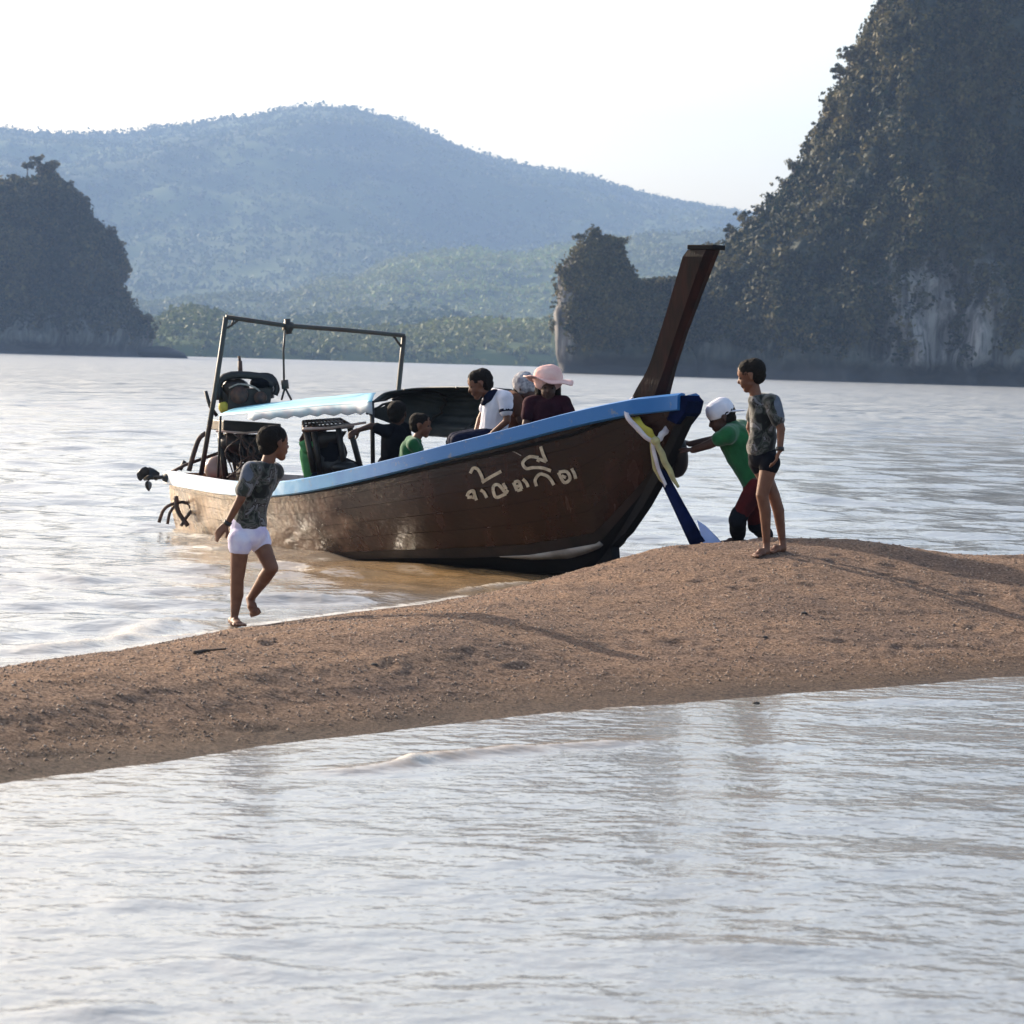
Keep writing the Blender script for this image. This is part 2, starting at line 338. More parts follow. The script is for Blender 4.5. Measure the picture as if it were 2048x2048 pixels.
def water_mat():
    m, t, b = new_mat('murky_sea_water'); N, L = t.nodes, t.links
    g = N.new('ShaderNodeNewGeometry')
    b.inputs['IOR'].default_value = 1.33; b.inputs['Roughness'].default_value = .08; b.inputs['Specular IOR Level'].default_value = .5
    fo = N.new('ShaderNodeAttribute'); fo.attribute_name = 'foam'; sh = N.new('ShaderNodeAttribute'); sh.attribute_name = 'shallow'
    mx = N.new('ShaderNodeMix'); mx.data_type = 'RGBA'; mx.inputs[6].default_value = (.25, .265, .275, 1); mx.inputs[7].default_value = (.30, .19, .09, 1)
    L.new(sh.outputs['Fac'], mx.inputs[0])
    n = N.new('ShaderNodeTexNoise'); n.inputs['Scale'].default_value = 9; n.inputs['Detail'].default_value = 8; n.inputs['Roughness'].default_value = .7; L.new(g.outputs['Position'], n.inputs['Vector'])
    ml = N.new('ShaderNodeMath'); ml.operation = 'MULTIPLY'; L.new(fo.outputs['Fac'], ml.inputs[0])
    mr = N.new('ShaderNodeMapRange'); mr.inputs[1].default_value = .36; mr.inputs[2].default_value = .54; L.new(n.outputs[0], mr.inputs[0]); L.new(mr.outputs[0], ml.inputs[1])
    m2 = N.new('ShaderNodeMix'); m2.data_type = 'RGBA'; m2.inputs[7].default_value = (.75, .72, .66, 1)
    L.new(ml.outputs[0], m2.inputs[0]); L.new(mx.outputs[2], m2.inputs[6]); L.new(m2.outputs[2], b.inputs['Base Color'])
    ra = N.new('ShaderNodeMath'); ra.operation = 'MULTIPLY_ADD'; ra.inputs[1].default_value = .6; ra.inputs[2].default_value = .08; op = N.new('ShaderNodeAttribute'); op.attribute_name = 'open_sea'; oa = N.new('ShaderNodeMath'); oa.operation = 'MULTIPLY_ADD'; oa.inputs[1].default_value = .34; oa.inputs[2].default_value = .07; L.new(op.outputs['Fac'], oa.inputs[0]); L.new(oa.outputs[0], ra.inputs[2]); L.new(ml.outputs[0], ra.inputs[0]); L.new(ra.outputs[0], b.inputs['Roughness'])
    # fine ripples; strength by attribute so the far water keeps its texture
    mp = N.new('ShaderNodeMapping'); mp.inputs['Scale'].default_value = (.8, 1, 1); mp.inputs['Rotation'].default_value = (0, 0, math.radians(-14)); L.new(g.outputs['Position'], mp.inputs[0])
    def bmp(scale, dist, strn, prev=None):
        q = N.new('ShaderNodeTexNoise'); q.inputs['Scale'].default_value = scale; q.inputs['Detail'].default_value = 3; L.new(mp.outputs[0], q.inputs['Vector'])
        bp = N.new('ShaderNodeBump'); bp.inputs['Strength'].default_value = strn; bp.inputs['Distance'].default_value = dist
        L.new(q.outputs[0], bp.inputs['Height'])
        if prev is not None: L.new(prev.outputs[0], bp.inputs['Normal'])
        return bp
    b0 = bmp(.4, 1.3, .5); L.new(op.outputs['Fac'], b0.inputs['Strength']); b1 = bmp(1.4, .07, .4, b0); b2 = bmp(9, .02, .55, b1); L.new(b2.outputs[0], b.inputs['Normal'])
    return m
M['water'] = water_mat()

# ------------------------------------------------------------------ sandbar (ground sheet)
NEARP = [(-14, 5.), (-8, 7.2), (-4, 9.1)]+[tuple(onz(x, y)[:2]) for x, y in ((0, 1568), (170, 1545), (350, 1520), (520, 1492), (700, 1471), (1024, 1433), (1348, 1408), (1600, 1386), (1780, 1374), (1960, 1358), (2048, 1352))]+[(5, 17.4), (10, 20), (16, 23)]
FARP = [(-14, 8.), (-8, 10.5), (-4, 13.2)]+[tuple(onz(x, y)[:2]) for x, y in ((0, 1337), (250, 1300), (480, 1256), (700, 1226), (850, 1208), (1000, 1183), (1160, 1156))]+[(1.0, 22.9), (2, 23.1), (3.5, 22.8), (6, 23.8), (10, 26), (16, 30)]
NEARP, FARP = np.array(NEARP), np.array(FARP)
def sand_z(X, Y):
    X = np.asarray(X, float); Y = np.asarray(Y, float)
    wob = .05*fbm(P3(X*1.7, Y*.3, 3.), 3, 5)+.03*fbm(P3(X*9, Y*.5, 4.), 2, 6)
    n = np.interp(X, NEARP[:, 0], NEARP[:, 1])+wob; f = np.interp(X, FARP[:, 0], FARP[:, 1])+wob
    H = np.interp(X, [-14, -2.6, -1.4, -.4, .1, .6, 1.2, 1.9, 2.5, 3.2, 6, 16], [.15, .17, .19, .22, .25, .30, .41, .475, .47, .39, .33, .30])
    t = (Y-n)/(f-n)
    left = np.interp(t, [0, .06, .14, .26, .38, .5, .75, 1], [0, .16, .30, .80, 1, .97, .55, 0])
    right = np.interp(t, [0, .1, .25, .4, .55, .66, .8, 1], [0, .14, .40, .68, .92, 1, .72, 0])
    k = sstep(-.6, .9, X); s = left*(1-k)+right*k
    z = H*s
    z = np.where(t < 0, (Y-n)*.11, z); z = np.where(t > 1, -(Y-f)*.11, z)
    z = np.maximum(z, -.45)
    up = sstep(-.02, .05, z)
    z = z+up*(.016*fbm(P3(X*1.1, Y*1.6, 0), 3, 11)+.011*fbm(P3(X*5, Y*6, 1), 3, 12)+.007*fbm(P3(X*16, Y*18, 2), 2, 13))
    return z
def polydist(X, Y, poly):
    d = np.full(X.shape, 1e9); poly = np.asarray(poly)[:, :2]; s = np.zeros(X.shape); L = 0
    for a, b in zip(poly[:-1], poly[1:]):
        ab = b-a; l2 = ab@ab; t = np.clip(((X-a[0])*ab[0]+(Y-a[1])*ab[1])/l2, 0, 1)
        dd = np.hypot(X-a[0]-t*ab[0], Y-a[1]-t*ab[1]); m = dd < d; d = np.where(m, dd, d); s = np.where(m, L+t*math.sqrt(l2), s); L += math.sqrt(l2)
    return d, s/L
xs = np.concatenate([np.linspace(-14, -3.6, 90)[:-1], np.arange(-3.6, 4.2, .022), np.linspace(4.2, 16, 100)])
ys = np.concatenate([np.linspace(-40, 9.8, 120)[:-1], np.arange(9.8, 24, .03), np.linspace(24, 60, 70)])
XX, YY = np.meshgrid(xs, ys, indexing='ij'); ZZ = sand_z(XX, YY)
def on_sand(px, py):
    r = ray(px, py); t = np.arange(8, 30, .01); P = EYE+r[None]*(t/r[1])[:, None]; z = sand_z(P[:, 0], P[:, 1]); z = np.maximum(z, 0)
    k = np.argmax(P[:, 2] <= z); return np.array([P[k, 0], P[k, 1], z[k]])
# grooves and small scarps left by earlier waves
for pl, dp, wd in ((((690, 1228), (800, 1221), (900, 1222), (1000, 1229), (1075, 1238)), .022, .05), 
                   (((1340, 1203), (1400, 1210)), .015, .04), (((1100, 1275), (1220, 1278)), .012, .04), (((20, 1512), (200, 1508)), .02, .07), (((420, 1465), (600, 1450)), .02, .07)):
    d, s = polydist(XX, YY, [on_sand(*p) for p in pl]); ZZ -= dp*np.exp(-(d/wd)**2)*np.sin(np.pi*np.clip(s, .02, .98))
# footprints
for _ in range(210):
    cx, cy = rng.uniform(-3.4, 4), rng.uniform(11.5, 22); a = rng.uniform(0, 3.14); r1, r2 = .09, .04
    m = (abs(XX-cx) < .2) & (abs(YY-cy) < .2); dx, dy = XX[m]-cx, YY[m]-cy
    u = (dx*math.cos(a)+dy*math.sin(a))/r1; v = (-dx*math.sin(a)+dy*math.cos(a))/r2
    ZZ[m] -= (.013*np.exp(-(u*u+v*v))-.005*np.exp(-((np.sqrt(u*u+v*v)-1.7)**2)*3))*sstep(.03, .1, ZZ[m])
sand = obj('sandbar', P3(XX, YY, ZZ).reshape(-1, 3), grid_faces(len(xs), len(ys)), M['sand']); tag(sand, kind='structure')
# loose grit on the bar
ng = 60000; gx_ = rng.uniform(-3.6, 4.4, ng); gy_ = 10.5+12.5*rng.random(ng)**1.25; gz_ = sand_z(gx_, gy_); kp = gz_ > .012+.02*rng.random(ng); gx_, gy_, gz_ = gx_[kp], gy_[kp], gz_[kp]; ng = len(gx_)
OC = V(((1, 0, 0), (0, 1, 0), (-1, 0, 0), (0, -1, 0), (0, 0, .8), (0, 0, -.6))); rr_g = rng.gamma(2.2, .0021, ng).clip(.002, .009)
an_ = rng.uniform(0, 6.28, ng); cgs, sgs = np.cos(an_), np.sin(an_); pv0 = OC[None]*rng.uniform(.7, 1.35, (ng, 6, 1))*rr_g[:, None, None]
pvv = np.stack([pv0[..., 0]*cgs[:, None]-pv0[..., 1]*sgs[:, None], pv0[..., 0]*sgs[:, None]+pv0[..., 1]*cgs[:, None], pv0[..., 2]], -1)+P3(gx_, gy_, gz_+rr_g*.15)[:, None]
of = np.array([(0, 1, 4), (1, 2, 4), (2, 3, 4), (3, 0, 4), (1, 0, 5), (2, 1, 5), (3, 2, 5), (0, 3, 5)])
gme = mesh_from('gravel', pvv.reshape(-1, 3), (of[None]+6*np.arange(ng)[:, None, None]).reshape(-1, 3), False)
ga = gme.attributes.new('tone', 'FLOAT', 'POINT'); ga.data.foreach_set('value', np.repeat(rng.beta(1.6, 1.6, ng), 6).astype(np.float32))
tag(link('gravel', gme, grit_mat()), kind='stuff')

# ------------------------------------------------------------------ water
yr = np.concatenate([np.linspace(-60, 5, 30), 5.4*np.exp(np.arange(0, math.log(150/5.4), .0044)), 150*np.exp(np.linspace(.012, math.log(5000/150), 170))])
uc = np.concatenate([-np.geomspace(3, .23, 30)[:-1], np.linspace(-.225, .225, 470), np.geomspace(.23, 3, 30)[1:]])
YW, UC = np.meshgrid(yr, uc, indexing='ij'); XW = np.clip(UC*(np.maximum(YW, 12)*.93+2), -2650, 2650)
shore = sand_z(XW, np.clip(YW, -40, 40)); depth = -shore
amp = sstep(-.005, .2, depth); nearside = np.interp(XW, NEARP[:, 0], NEARP[:, 1]) > YW
# crests roughly parallel to the picture plane, drifting towards the bar
Z = np.zeros_like(XW)
for k in range(46):
    lam = .14*(1.075**k); a = math.radians(rng.normal(-72 if k % 2 else -100, 26)); ph = rng.uniform(0, 6.28)
    kx, ky = math.cos(a)*2*math.pi/lam, math.sin(a)*2*math.pi/lam
    fade = 1/(1+(YW*.0042/(lam*.28))**4)
    A = .0040*min(lam, 1.0)**.85*(1 if lam < 1 else lam**-.25)
    Z += A*fade*np.sin(kx*XW+ky*YW+ph+2.2*fbm(P3(XW*.35/lam**.3, YW*.35/lam**.3, k), 1, 40+k))
gust = .55+.9*vn(P3(XW*.12, YW*.05, 9), 77)
Z *= 1.25*amp*gust*np.where(nearside, .27, 1.4)
foam = np.zeros_like(XW)
RID = [((( -60, 1306), (60, 1303), (150, 1294), (225, 1281), (300, 1262), (350, 1246), (400, 1256)), .045, .10, .9), (((225, 1283), (300, 1277), (400, 1272), (455, 1262)), .02, .06, 1.),
       (((380, 1200), (450, 1196), (560, 1200), (700, 1202), (850, 1190)), .04, .16, .1),
       (((560, 1548), (700, 1541), (810, 1530), (860, 1518), (1000, 1503), (1120, 1494), (1300, 1482)), .028, .075, .5), (((790, 1533), (830, 1524), (870, 1519)), .012, .05, 1.),
       (((905, 1186), (960, 1176), (1010, 1172), (1120, 1162)), .04, .08, .8), (((1640, 1404), (1800, 1402), (2100, 1409)), .02, .10, .12),
       (((300, 1936), (440, 1925), (560, 1945), (640, 1952)), .022, .10, .05), (((150, 1815), (280, 1806), (420, 1810)), .015, .09, .05), (((40, 2028), (160, 2024), (330, 2020)), .02, .1, .05),
       (((60, 1150), (180, 1160), (260, 1150)), .05, .2, .15), (((520, 1128), (640, 1140), (800, 1150)), .03, .12, .1), (((450, 1636), (560, 1632)), .012, .05, .0), (((1200, 1880), (1500, 1900), (1800, 1895)), .02, .12, .0)]
sub = (YW > 4) & (YW < 40) & (abs(XW) < 9)
xs_, ys_ = XW[sub], YW[sub]; zs_ = Z[sub]; fm = np.zeros_like(xs_); sil = np.zeros_like(xs_)
for pl, ht, wd, fo in RID:
    d, s = polydist(xs_, ys_, [onz(*p) for p in pl]); e = np.sin(np.pi*np.clip(s, .03, .97))**.6
    e = e*(.7+.6*fbm(P3(xs_*5, ys_*5, 5), 4, 3)); q = np.exp(-(d/wd)**2)*e; zs_ = zs_+1.2*ht*q; fm = np.maximum(fm, fo*q*(.35 if fo == .5 else 1)); sil = np.maximum(sil, (fo >= .5)*np.exp(-(d/(wd*1.5))**2)*e*.95)
dep = depth[sub]; sw = np.exp(-((dep-.012)/.012)**2)*(YW[sub] > 12)
fm = np.maximum(fm, .75*sw*(vn(P3(xs_*1.3, ys_*1.3, 2), 8) > .45)*(xs_ < .8)*~nearside[sub])
# churned water alongside the hull
O = V((-3.0, 27.2, 0)); TH = math.radians(-55); HV = V((math.cos(TH), math.sin(TH), 0)); NV = V((-.81915, -.57358, 0))
ds = (xs_-O[0])*HV[0]+(ys_-O[1])*HV[1]; dl = (xs_-O[0])*NV[0]+(ys_-O[1])*NV[1]
wk = np.exp(-((dl-.8)/.22)**2)*sstep(-.8, .3, ds)*(1-sstep(5.3, 6.3, ds)); zs_ = zs_+.02*wk*fbm(P3(xs_*5, ys_*5, 7), 3, 21); fm = np.maximum(fm, .8*wk*sstep(.1, .5, fbm(P3(xs_*2.5, ys_*2.5, 1), 2, 19))*(1-sstep(1.5, 5, ds)*.6))
Z[sub] = zs_; foam[sub] = fm
shal = np.exp(-np.maximum(depth, 0)/.05)*.45*np.where(nearside, .45, 1)
shal = np.maximum(shal, np.exp(-(((XW+.5)/2.2)**2+((YW-22.2)/3.0)**2))*(~nearside))
shal[sub] = np.maximum(shal[sub], sil)
Z = np.where(depth < -.03, np.minimum(Z, 0)-.02, Z)
wme = mesh_from('sea', P3(XW, YW, Z).reshape(-1, 3), grid_faces(*XW.shape)[:, ::-1].copy())
far_ = sstep(24, 140, np.hypot(XW, YW))
for nm, arr in (('foam', foam), ('shallow', np.clip(shal, 0, 1)), ('open_sea', far_)):
    at_ = wme.attributes.new(nm, 'FLOAT', 'POINT'); at_.data.foreach_set('value', arr.ravel().astype(np.float32))
tag(link('sea', wme, M['water']), kind='structure')

# ------------------------------------------------------------------ foliage and landforms
def tufts(name, C, rad, nleaf, leaf, m, tone, parent=None, flat=.8):
    C = np.asarray(C, float); n = len(C); rad = np.broadcast_to(rad, (n,))
    d = rng.normal(size=(n, nleaf, 3)); d /= np.linalg.norm(d, axis=2)[..., None]; rr = rng.uniform(.55, 1.05, (n, nleaf, 1))
    P = C[:, None]+d*rr*rad[:, None, None]*V((1, 1, flat)); P = P.reshape(-1, 3); k = len(P)
    nn = d.reshape(-1, 3)+rng.normal(size=(k, 3))*.55; nn /= np.linalg.norm(nn, axis=1)[:, None]
    a = np.cross(nn, rng.normal(size=(k, 3))); a /= np.linalg.norm(a, axis=1)[:, None]; b = np.cross(nn, a)
    sz = (leaf*rng.uniform(.6, 1.35, (k, 1)))*np.repeat(np.broadcast_to(1., (n,)), nleaf)[:, None]
    v = np.stack([P-a*sz, P-b*sz*.6, P+a*sz, P+b*sz*.6], 1).reshape(-1, 3)
    if parent is not None: v = v-top_of(parent)
    me = mesh_from(name, v, np.arange(4*k).reshape(-1, 4), False)
    tn = np.repeat(np.clip(np.repeat(tone, nleaf)+rng.normal(0, .12, k), 0, 1), 4)
    at_ = me.attributes.new('tone', 'FLOAT', 'POINT'); at_.data.foreach_set('value', tn.astype(np.float32))
    return link(name, me, m, parent)
def sample_tris(Vg, n, weight=None):
    A, B, Cc = Vg[:-1, :-1], Vg[1:, :-1], Vg[:-1, 1:]
    ar = np.linalg.norm(np.cross(B-A, Cc-A), axis=2)
    if weight is not None: ar = ar*weight[:-1, :-1]
    p = (ar/ar.sum()).ravel(); idx = rng.choice(len(p), n, p=p); u, v = rng.random((2, n, 1))
    A, B, Cc = A.reshape(-1, 3)[idx], B.reshape(-1, 3)[idx], Cc.reshape(-1, 3)[idx]
    nn = np.cross(B-A, Cc-A); nn /= np.linalg.norm(nn, axis=1)[:, None]+1e-9
    return A+(B-A)*u+(Cc-A)*v, nn
def loft(name, left, right, Yc, depthf, seed, rough, nz=110, na=260, inset=0.):
    """closed rock mass: horizontal sections between a left and a right outline (pixel lists bottom to top) centred at distance Yc"""
    L = np.array([at(x, y, Yc) for x, y in left]); R_ = np.array([at(x, y, Yc) for x, y in right])
    L[:, 2] -= inset*np.clip(L[:, 2]/12, 0, 1); R_[:, 2] -= inset*np.clip(R_[:, 2]/12, 0, 1)
    zt = min(L[-1][2], R_[-1][2]); zz = -1.5+(zt+1.5)*np.linspace(0, 1, nz)**.9
    xl = np.interp(zz, L[:, 2], L[:, 0]); xr = np.interp(zz, R_[:, 2], R_[:, 0])
    a = np.linspace(0, 2*math.pi, na); G = np.zeros((nz, na, 3))
    cx, hw = (xl+xr)/2, np.maximum((xr-xl)/2-inset, .4)
    ca, sa = np.cos(a), np.sin(a); e = .75
    ex, ey = np.sign(ca)*abs(ca)**e, np.sign(sa)*abs(sa)**e
    hd = hw*depthf(zz/zt)
    G[..., 0] = cx[:, None]+hw[:, None]*ex; G[..., 1] = Yc+hd[:, None]*ey; G[..., 2] = zz[:, None]
    nd = P3(ex, ey, 0)[None]*np.ones((nz, 1, 1)); q = G*V((1, 1, .45))
    n1 = fbm(q/14, 4, seed); n2 = abs(fbm(q/6, 3, seed+9)); n3 = fbm(G*V((1, 1, .25))/2.2, 3, seed+20)
    disp = rough*(n1*2.2-n2*2.3+n3*.9)+rough*.5
    notch = (-1.5*np.exp(-((zz-1.2)/1.3)**2))[:, None]*(.25+1.5*vn(G*V((.22, .22, .3)), seed+70)); disp = disp*(.35+.65*sstep(-1, 3, zz)[:, None])+notch
    # keep outline extremes honest, move the surface mostly in depth
    G += nd*disp[..., None]*V((.42, 2.3, 1)); G[-1] = G[-1].mean(0)
    o = obj(name, G.reshape(-1, 3), grid_faces(nz, na)[:, ::-1].copy(), M['rock']); return tag(o, kind='structure'), G
def set_bare(o, G, val):
    a = o.data.attributes.new('bare', 'FLOAT', 'POINT'); a.data.foreach_set('value', np.clip(val, 0, 1).ravel().astype(np.float32))
def scx(G): return G[..., 0]/G[..., 1]*FPX+1024
def clothe(name, G, n, rad, nleaf, leaf, bare=None, m='leaf', seed=0, tonebase=.25):
    wgt = np.ones(G.shape[:2]); wgt *= (G[..., 1] < G[..., 1].mean(1)[:, None]+(G[..., 1].max(1)-G[..., 1].mean(1))[:, None]*.35)
    wgt *= sstep(3, 7, G[..., 2])
    wgt *= .45+.55*sstep(-.3, -.05, fbm(G*V((1, 1, .5))/9, 3, seed+50))
    if bare is not None: wgt *= bare(G)
    P, nn = sample_tris(G, n, wgt); rr = rad*rng.uniform(.5, 1.35, n)
    tone = np.clip(tonebase+.5*fbm(P/11, 3, seed+5)+rng.normal(0, .14, n)+.16*(rng.random(n) < .12), 0, 1)
    o = tufts(name, P+nn*V((1, 1, 1))*0+V((0, 0, 1))*rr[:, None]*.2, rr, nleaf, leaf, M[m], tone)
    return tag(o, kind='stuff')
# big cliff on the right
cl = [(1240, 775), (1255, 750), (1290, 700), (1310, 650), (1325, 600), (1345, 566), (1375, 530), (1431, 487), (1457, 455), (1488, 430), (1514, 409), (1540, 373), (1566, 347), (1589, 316), (1612, 269), (1641, 223), (1643, 181), (1669, 155), (1700, 109), (1716, 62), (1736, 26), (1757, 0), (1800, -50), (1880, -110), (2000, -170), (2150, -200)]
cr = [(3300, 780), (3280, 600), (3200, 400), (3050, 200), (2900, 50), (2700, -60), (2500, -140), (2350, -200)]
rock_r, G = loft('cliff', cl, cr, 455, lambda t: .42-.12*t, 3, 2.0, 150, 420, 1.9)
def bare_r(G):
    # exposed streaked limestone face low on the wall
    sx = G[..., 0]/G[..., 1]*FPX+1024; a = np.exp(-(((sx-1870)/105)**4))*np.exp(-(((G[..., 2]-11.5)/7.5)**4)); a *= sstep(-.35, .0, fbm(G*V((1, 1, .12))/3, 3, 61)+.25)
    return 1-.97*np.clip(a, 0, 1)
set_bare(rock_r, G, np.exp(-(((scx(G)-1870)/125)**4))*np.exp(-(((G[..., 2]-11)/9)**4))+.25*np.exp(-((G[..., 2]-5)/2.5)**2))
clothe('cliff_shrubs', G, 11500, 1.7, 30, .42, bare_r, seed=1, tonebase=.26)
# pillar with saddle
pl_ = [(1096, 742), (1100, 725), (1101, 690), (1098, 640), (1097, 616), (1105, 595), (1105, 533), (1118, 520), (1141, 492), (1160, 476), (1175, 466), (1185, 458)]
pr_ = [(1420, 752), (1400, 700), (1360, 620), (1330, 585), (1300, 566), (1276, 560), (1265, 535), (1255, 512), (1247, 481), (1225, 472), (1208, 464), (1200, 458)]
rock_p, G = loft('rock_pillar', pl_, pr_, 440, lambda t: .5+0*t, 31, .55, 90, 200, .9)
set_bare(rock_p, G, 1-sstep(1120, 1160, scx(G)+12*fbm(G/3, 2, 3)))
clothe('pillar_shrubs', G, 1300, 1.1, 30, .33, lambda G: .07+.93*sstep(1112, 1150, scx(G)+22*fbm(G/3, 2, 13)), seed=4, tonebase=.22)
sl_ = [(1225, 755), (1230, 650), (1240, 600), (1258, 580), (1285, 572), (1300, 568)]
sr_ = [(1500, 760), (1480, 650), (1420, 600), (1380, 570), (1345, 563), (1325, 560)]
rock_s, G = loft('rock_saddle', sl_, sr_, 446, lambda t: .5+0*t, 37, .5, 50, 140)
clothe('saddle_shrubs', G, 900, 1.1, 30, .36, seed=6, tonebase=.2)
# island on the left
il_ = [(-560, 690), (-540, 600), (-480, 500), (-400, 430), (-300, 390), (-200, 370), (-100, 362), (36, 352), (60, 345), (64, 328), (85, 320)]
ir_ = [(318, 712), (314, 690), (317, 664), (312, 642), (290, 624), (268, 602), (252, 577), (240, 555), (257, 519), (252, 501), (239, 468), (217, 457), (206, 439), (183, 414), (184, 397), (163, 379), (145, 363), (127, 341), (112, 330), (95, 320)]
rock_i, G = loft('island', il_, ir_, 690, lambda t: .55+0*t, 51, 1.5, 120, 300, 2.3)
set_bare(rock_i, G, .35*(1-sstep(8, 16, G[..., 2])))
clothe('island_shrubs', G, 4300, 2.2, 30, .6, lambda G: .25+.75*sstep(8, 17, G[..., 2]), seed=8, tonebase=.18)
rl = [(250, 712), (260, 700), (290, 694), (310, 690)]; rr_ = [(380, 715), (374, 706), (350, 698), (335, 692)]
loft('rock_ledge', rl, rr_, 684, lambda t: .3+0*t, 55, .25, 16, 60)

def ridge(name, prof, Yf, Yb, seed, amp, nu=300, nv=90, lo=-900, hi=2900, pw=.8):
    prof = np.array(prof, float); u = np.linspace(lo, hi, nu); v = np.linspace(0, 1.35, nv)
    top = np.array([at(x, np.interp(x, prof[:, 0], prof[:, 1]), Yb)[2] for x in u])
    Um, Vm = np.meshgrid(u, v, indexing='ij'); Y = Yf+(Yb-Yf)*Vm; X = (Um-1024)/FPX*Y
    vv = np.where(Vm <= 1, np.abs(Vm)**pw, 1-(Vm-1)*1.1)
    z = top[:, None]*vv
    k = (Yb-Yf)/3.5; n = -abs(fbm(P3(X/k, Y/k, 0), 5, seed))*2+.6
    z = z+amp*top.max()*n*np.clip(Vm*1.6, 0, 1)*np.clip(abs(1-Vm)*2.2, .03, 1)
    z = np.where(Vm <= 0, -2, z); G = P3(X, Y, z)
    o = obj(name, G.reshape(-1, 3), grid_faces(nu, nv), M['hill']); return tag(o, kind='structure'), G
hp = [(-900, 300), (-300, 262), (0, 258), (50, 266), (150, 270), (240, 266), (330, 252), (450, 238), (560, 218), (620, 212), (700, 220), (740, 232), (790, 244), (830, 262), (870, 284), (960, 314), (1060, 337), (1160, 354), (1250, 386), (1340, 407), (1440, 424), (1600, 450), (1900, 480), (2900, 500)]
_, G = ridge('hills', hp, 2500, 4200, 71, .20, 380, 120)
def ridge_tufts(name, G, n, rad, nleaf, leaf, tb, mm, seed, vmax=1.02, ridge_extra=0, sunny=0.):
    nu, nv = G.shape[:2]; wv = np.zeros((nu, nv)); lim = int(nv*vmax/1.35); wv[:, :lim] = 1
    sx = G[..., 0]/G[..., 1]*FPX+1024; wv *= np.where((sx > -80) & (sx < 2130), 1., .45)*(sx > -700)*(sx < 2600)
    P, nn = sample_tris(G, n, wv); rr = rad*rng.uniform(.6, 1.3, n)
    px_ = scx(P); tone = np.clip(tb+.5*fbm(P/(rad*30), 3, seed)+rng.normal(0, .05, n)+sunny*np.exp(-((px_-960)/330)**4), 0, 1)  # sunny lifts the tone mid-slope: a sunlit patch put into the leaf colour
    if ridge_extra:
        j = int(round(nv/1.35))-1; i = rng.integers(0, nu-1, ridge_extra); t = rng.random((ridge_extra, 1)); Q = G[i, j]*(1-t)+G[i+1, j]*t
        s2 = Q[:, 0]/Q[:, 1]*FPX+1024; Q = Q[(s2 > -80) & (s2 < 2130)]
        P = np.vstack([P, Q+V((0, 0, rad*.35))]); rr = np.concatenate([rr, rad*rng.uniform(.5, 1.2, len(Q))]); tone = np.concatenate([tone, np.full(len(Q), tb)])
    return tag(tufts(name, P, rr, nleaf, leaf, M[mm], tone, flat=1.), kind='stuff')
ridge_tufts('hill_forest', G, 17000, 6.5, 10, 2.6, .10, 'leaf_far', 5, 1.0, 260)
fp = [(-900, 600), (0, 600), (300, 612), (480, 585), (560, 592), (640, 556), (700, 560), (770, 520), (850, 505), (930, 500), (1020, 512), (1100, 494), (1300, 470), (1600, 460), (2900, 470)]
_, G = ridge('foothills', fp, 1750, 2500, 73, .16, 300, 80)
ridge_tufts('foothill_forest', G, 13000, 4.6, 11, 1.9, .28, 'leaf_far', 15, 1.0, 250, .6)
lp = [(-900, 640), (300, 640), (400, 628), (480, 644), (600, 633), (760, 624), (880, 624), (940, 640), (1020, 655), (1150, 660), (2900, 690)]
_, G = ridge('low_ridge', lp, 1250, 1650, 75, .08, 200, 40)
ridge_tufts('low_ridge_forest', G, 3500, 4, 10, 2.0, .12, 'leaf_far', 25, 1.0, 160)
mp_ = [(-900, 660), (300, 650), (325, 632), (345, 622), (390, 618), (430, 628), (470, 652), (560, 664), (700, 664), (800, 660), (880, 646), (960, 642), (1020, 648), (1100, 645), (1300, 650), (2900, 700)]
_, G = ridge('mangrove_shore', mp_, 960, 1120, 77, .05, 240, 30, pw=.5)
ridge_tufts('mangroves', G, 4200, 2.6, 16, 1.15, .45, 'leaf_man', 35, 1.0, 260, .35)

# single trees one can tell apart on the skylines
def tree_proto(h, kind, m):
    t = empty('tree', (0, 0, 0)); r = random.Random(kind)
    tr = [tube([(0, 0, -1), (.05*h, 0, h*.4), (.02*h, .03*h, h*.75)], [.045*h, .03*h, .012*h], 6)]
    for k in range(5):
        a = k*1.3+kind; tr.append(tube([(.04*h, 0, h*(.35+.06*k)), (math.cos(a)*.2*h, math.sin(a)*.2*h, h*(.6+.05*k))], [.018*h, .006*h], 5))
    obj('trunk', *join(*tr), M['bark'], t)
    n = 16; c = rng.normal(size=(n, 3))*V((.22, .22, .13))*h*(1 if kind % 2 else .75)+V((0, 0, h*.72))
    tufts('crown', c, rng.uniform(.09, .2, n)*h, 34, .055*h, m, np.clip(rng.normal(.35, .2, n), 0, 1), t); return t
def copy_tree(o):
    c = o.copy(); COL.objects.link(c)
    for ch in o.children:
        d = ch.copy(); COL.objects.link(d); d.parent = c
    return c
protos = {}
ORD = 'first second third fourth fifth sixth seventh eighth ninth tenth eleventh twelfth thirteenth fourteenth fifteenth sixteenth seventeenth eighteenth nineteenth twentieth'.split()
def trees(spots, Y, h, label, group, m, key):
    spots = sorted(spots)
    for i, (px, py) in enumerate(spots):
        kk = (key, i % 3)
        if kk not in protos: protos[kk] = o = tree_proto(h, i % 3+1, m)
        else: o = copy_tree(protos[kk])
        b = at(px+{'r': 17, 'i': -14, 'p': 0, 'h': 0}[key], py+{'r': 10, 'i': 15, 'p': 12, 'h': 4}[key], Y); o.location = tuple(b); s = random.uniform(.75, 1.25); o.scale = (s, s, s); o.rotation_euler.z = random.uniform(0, 6)
        tag(o, label+', '+ORD[i]+' from the left', 'tree', group)
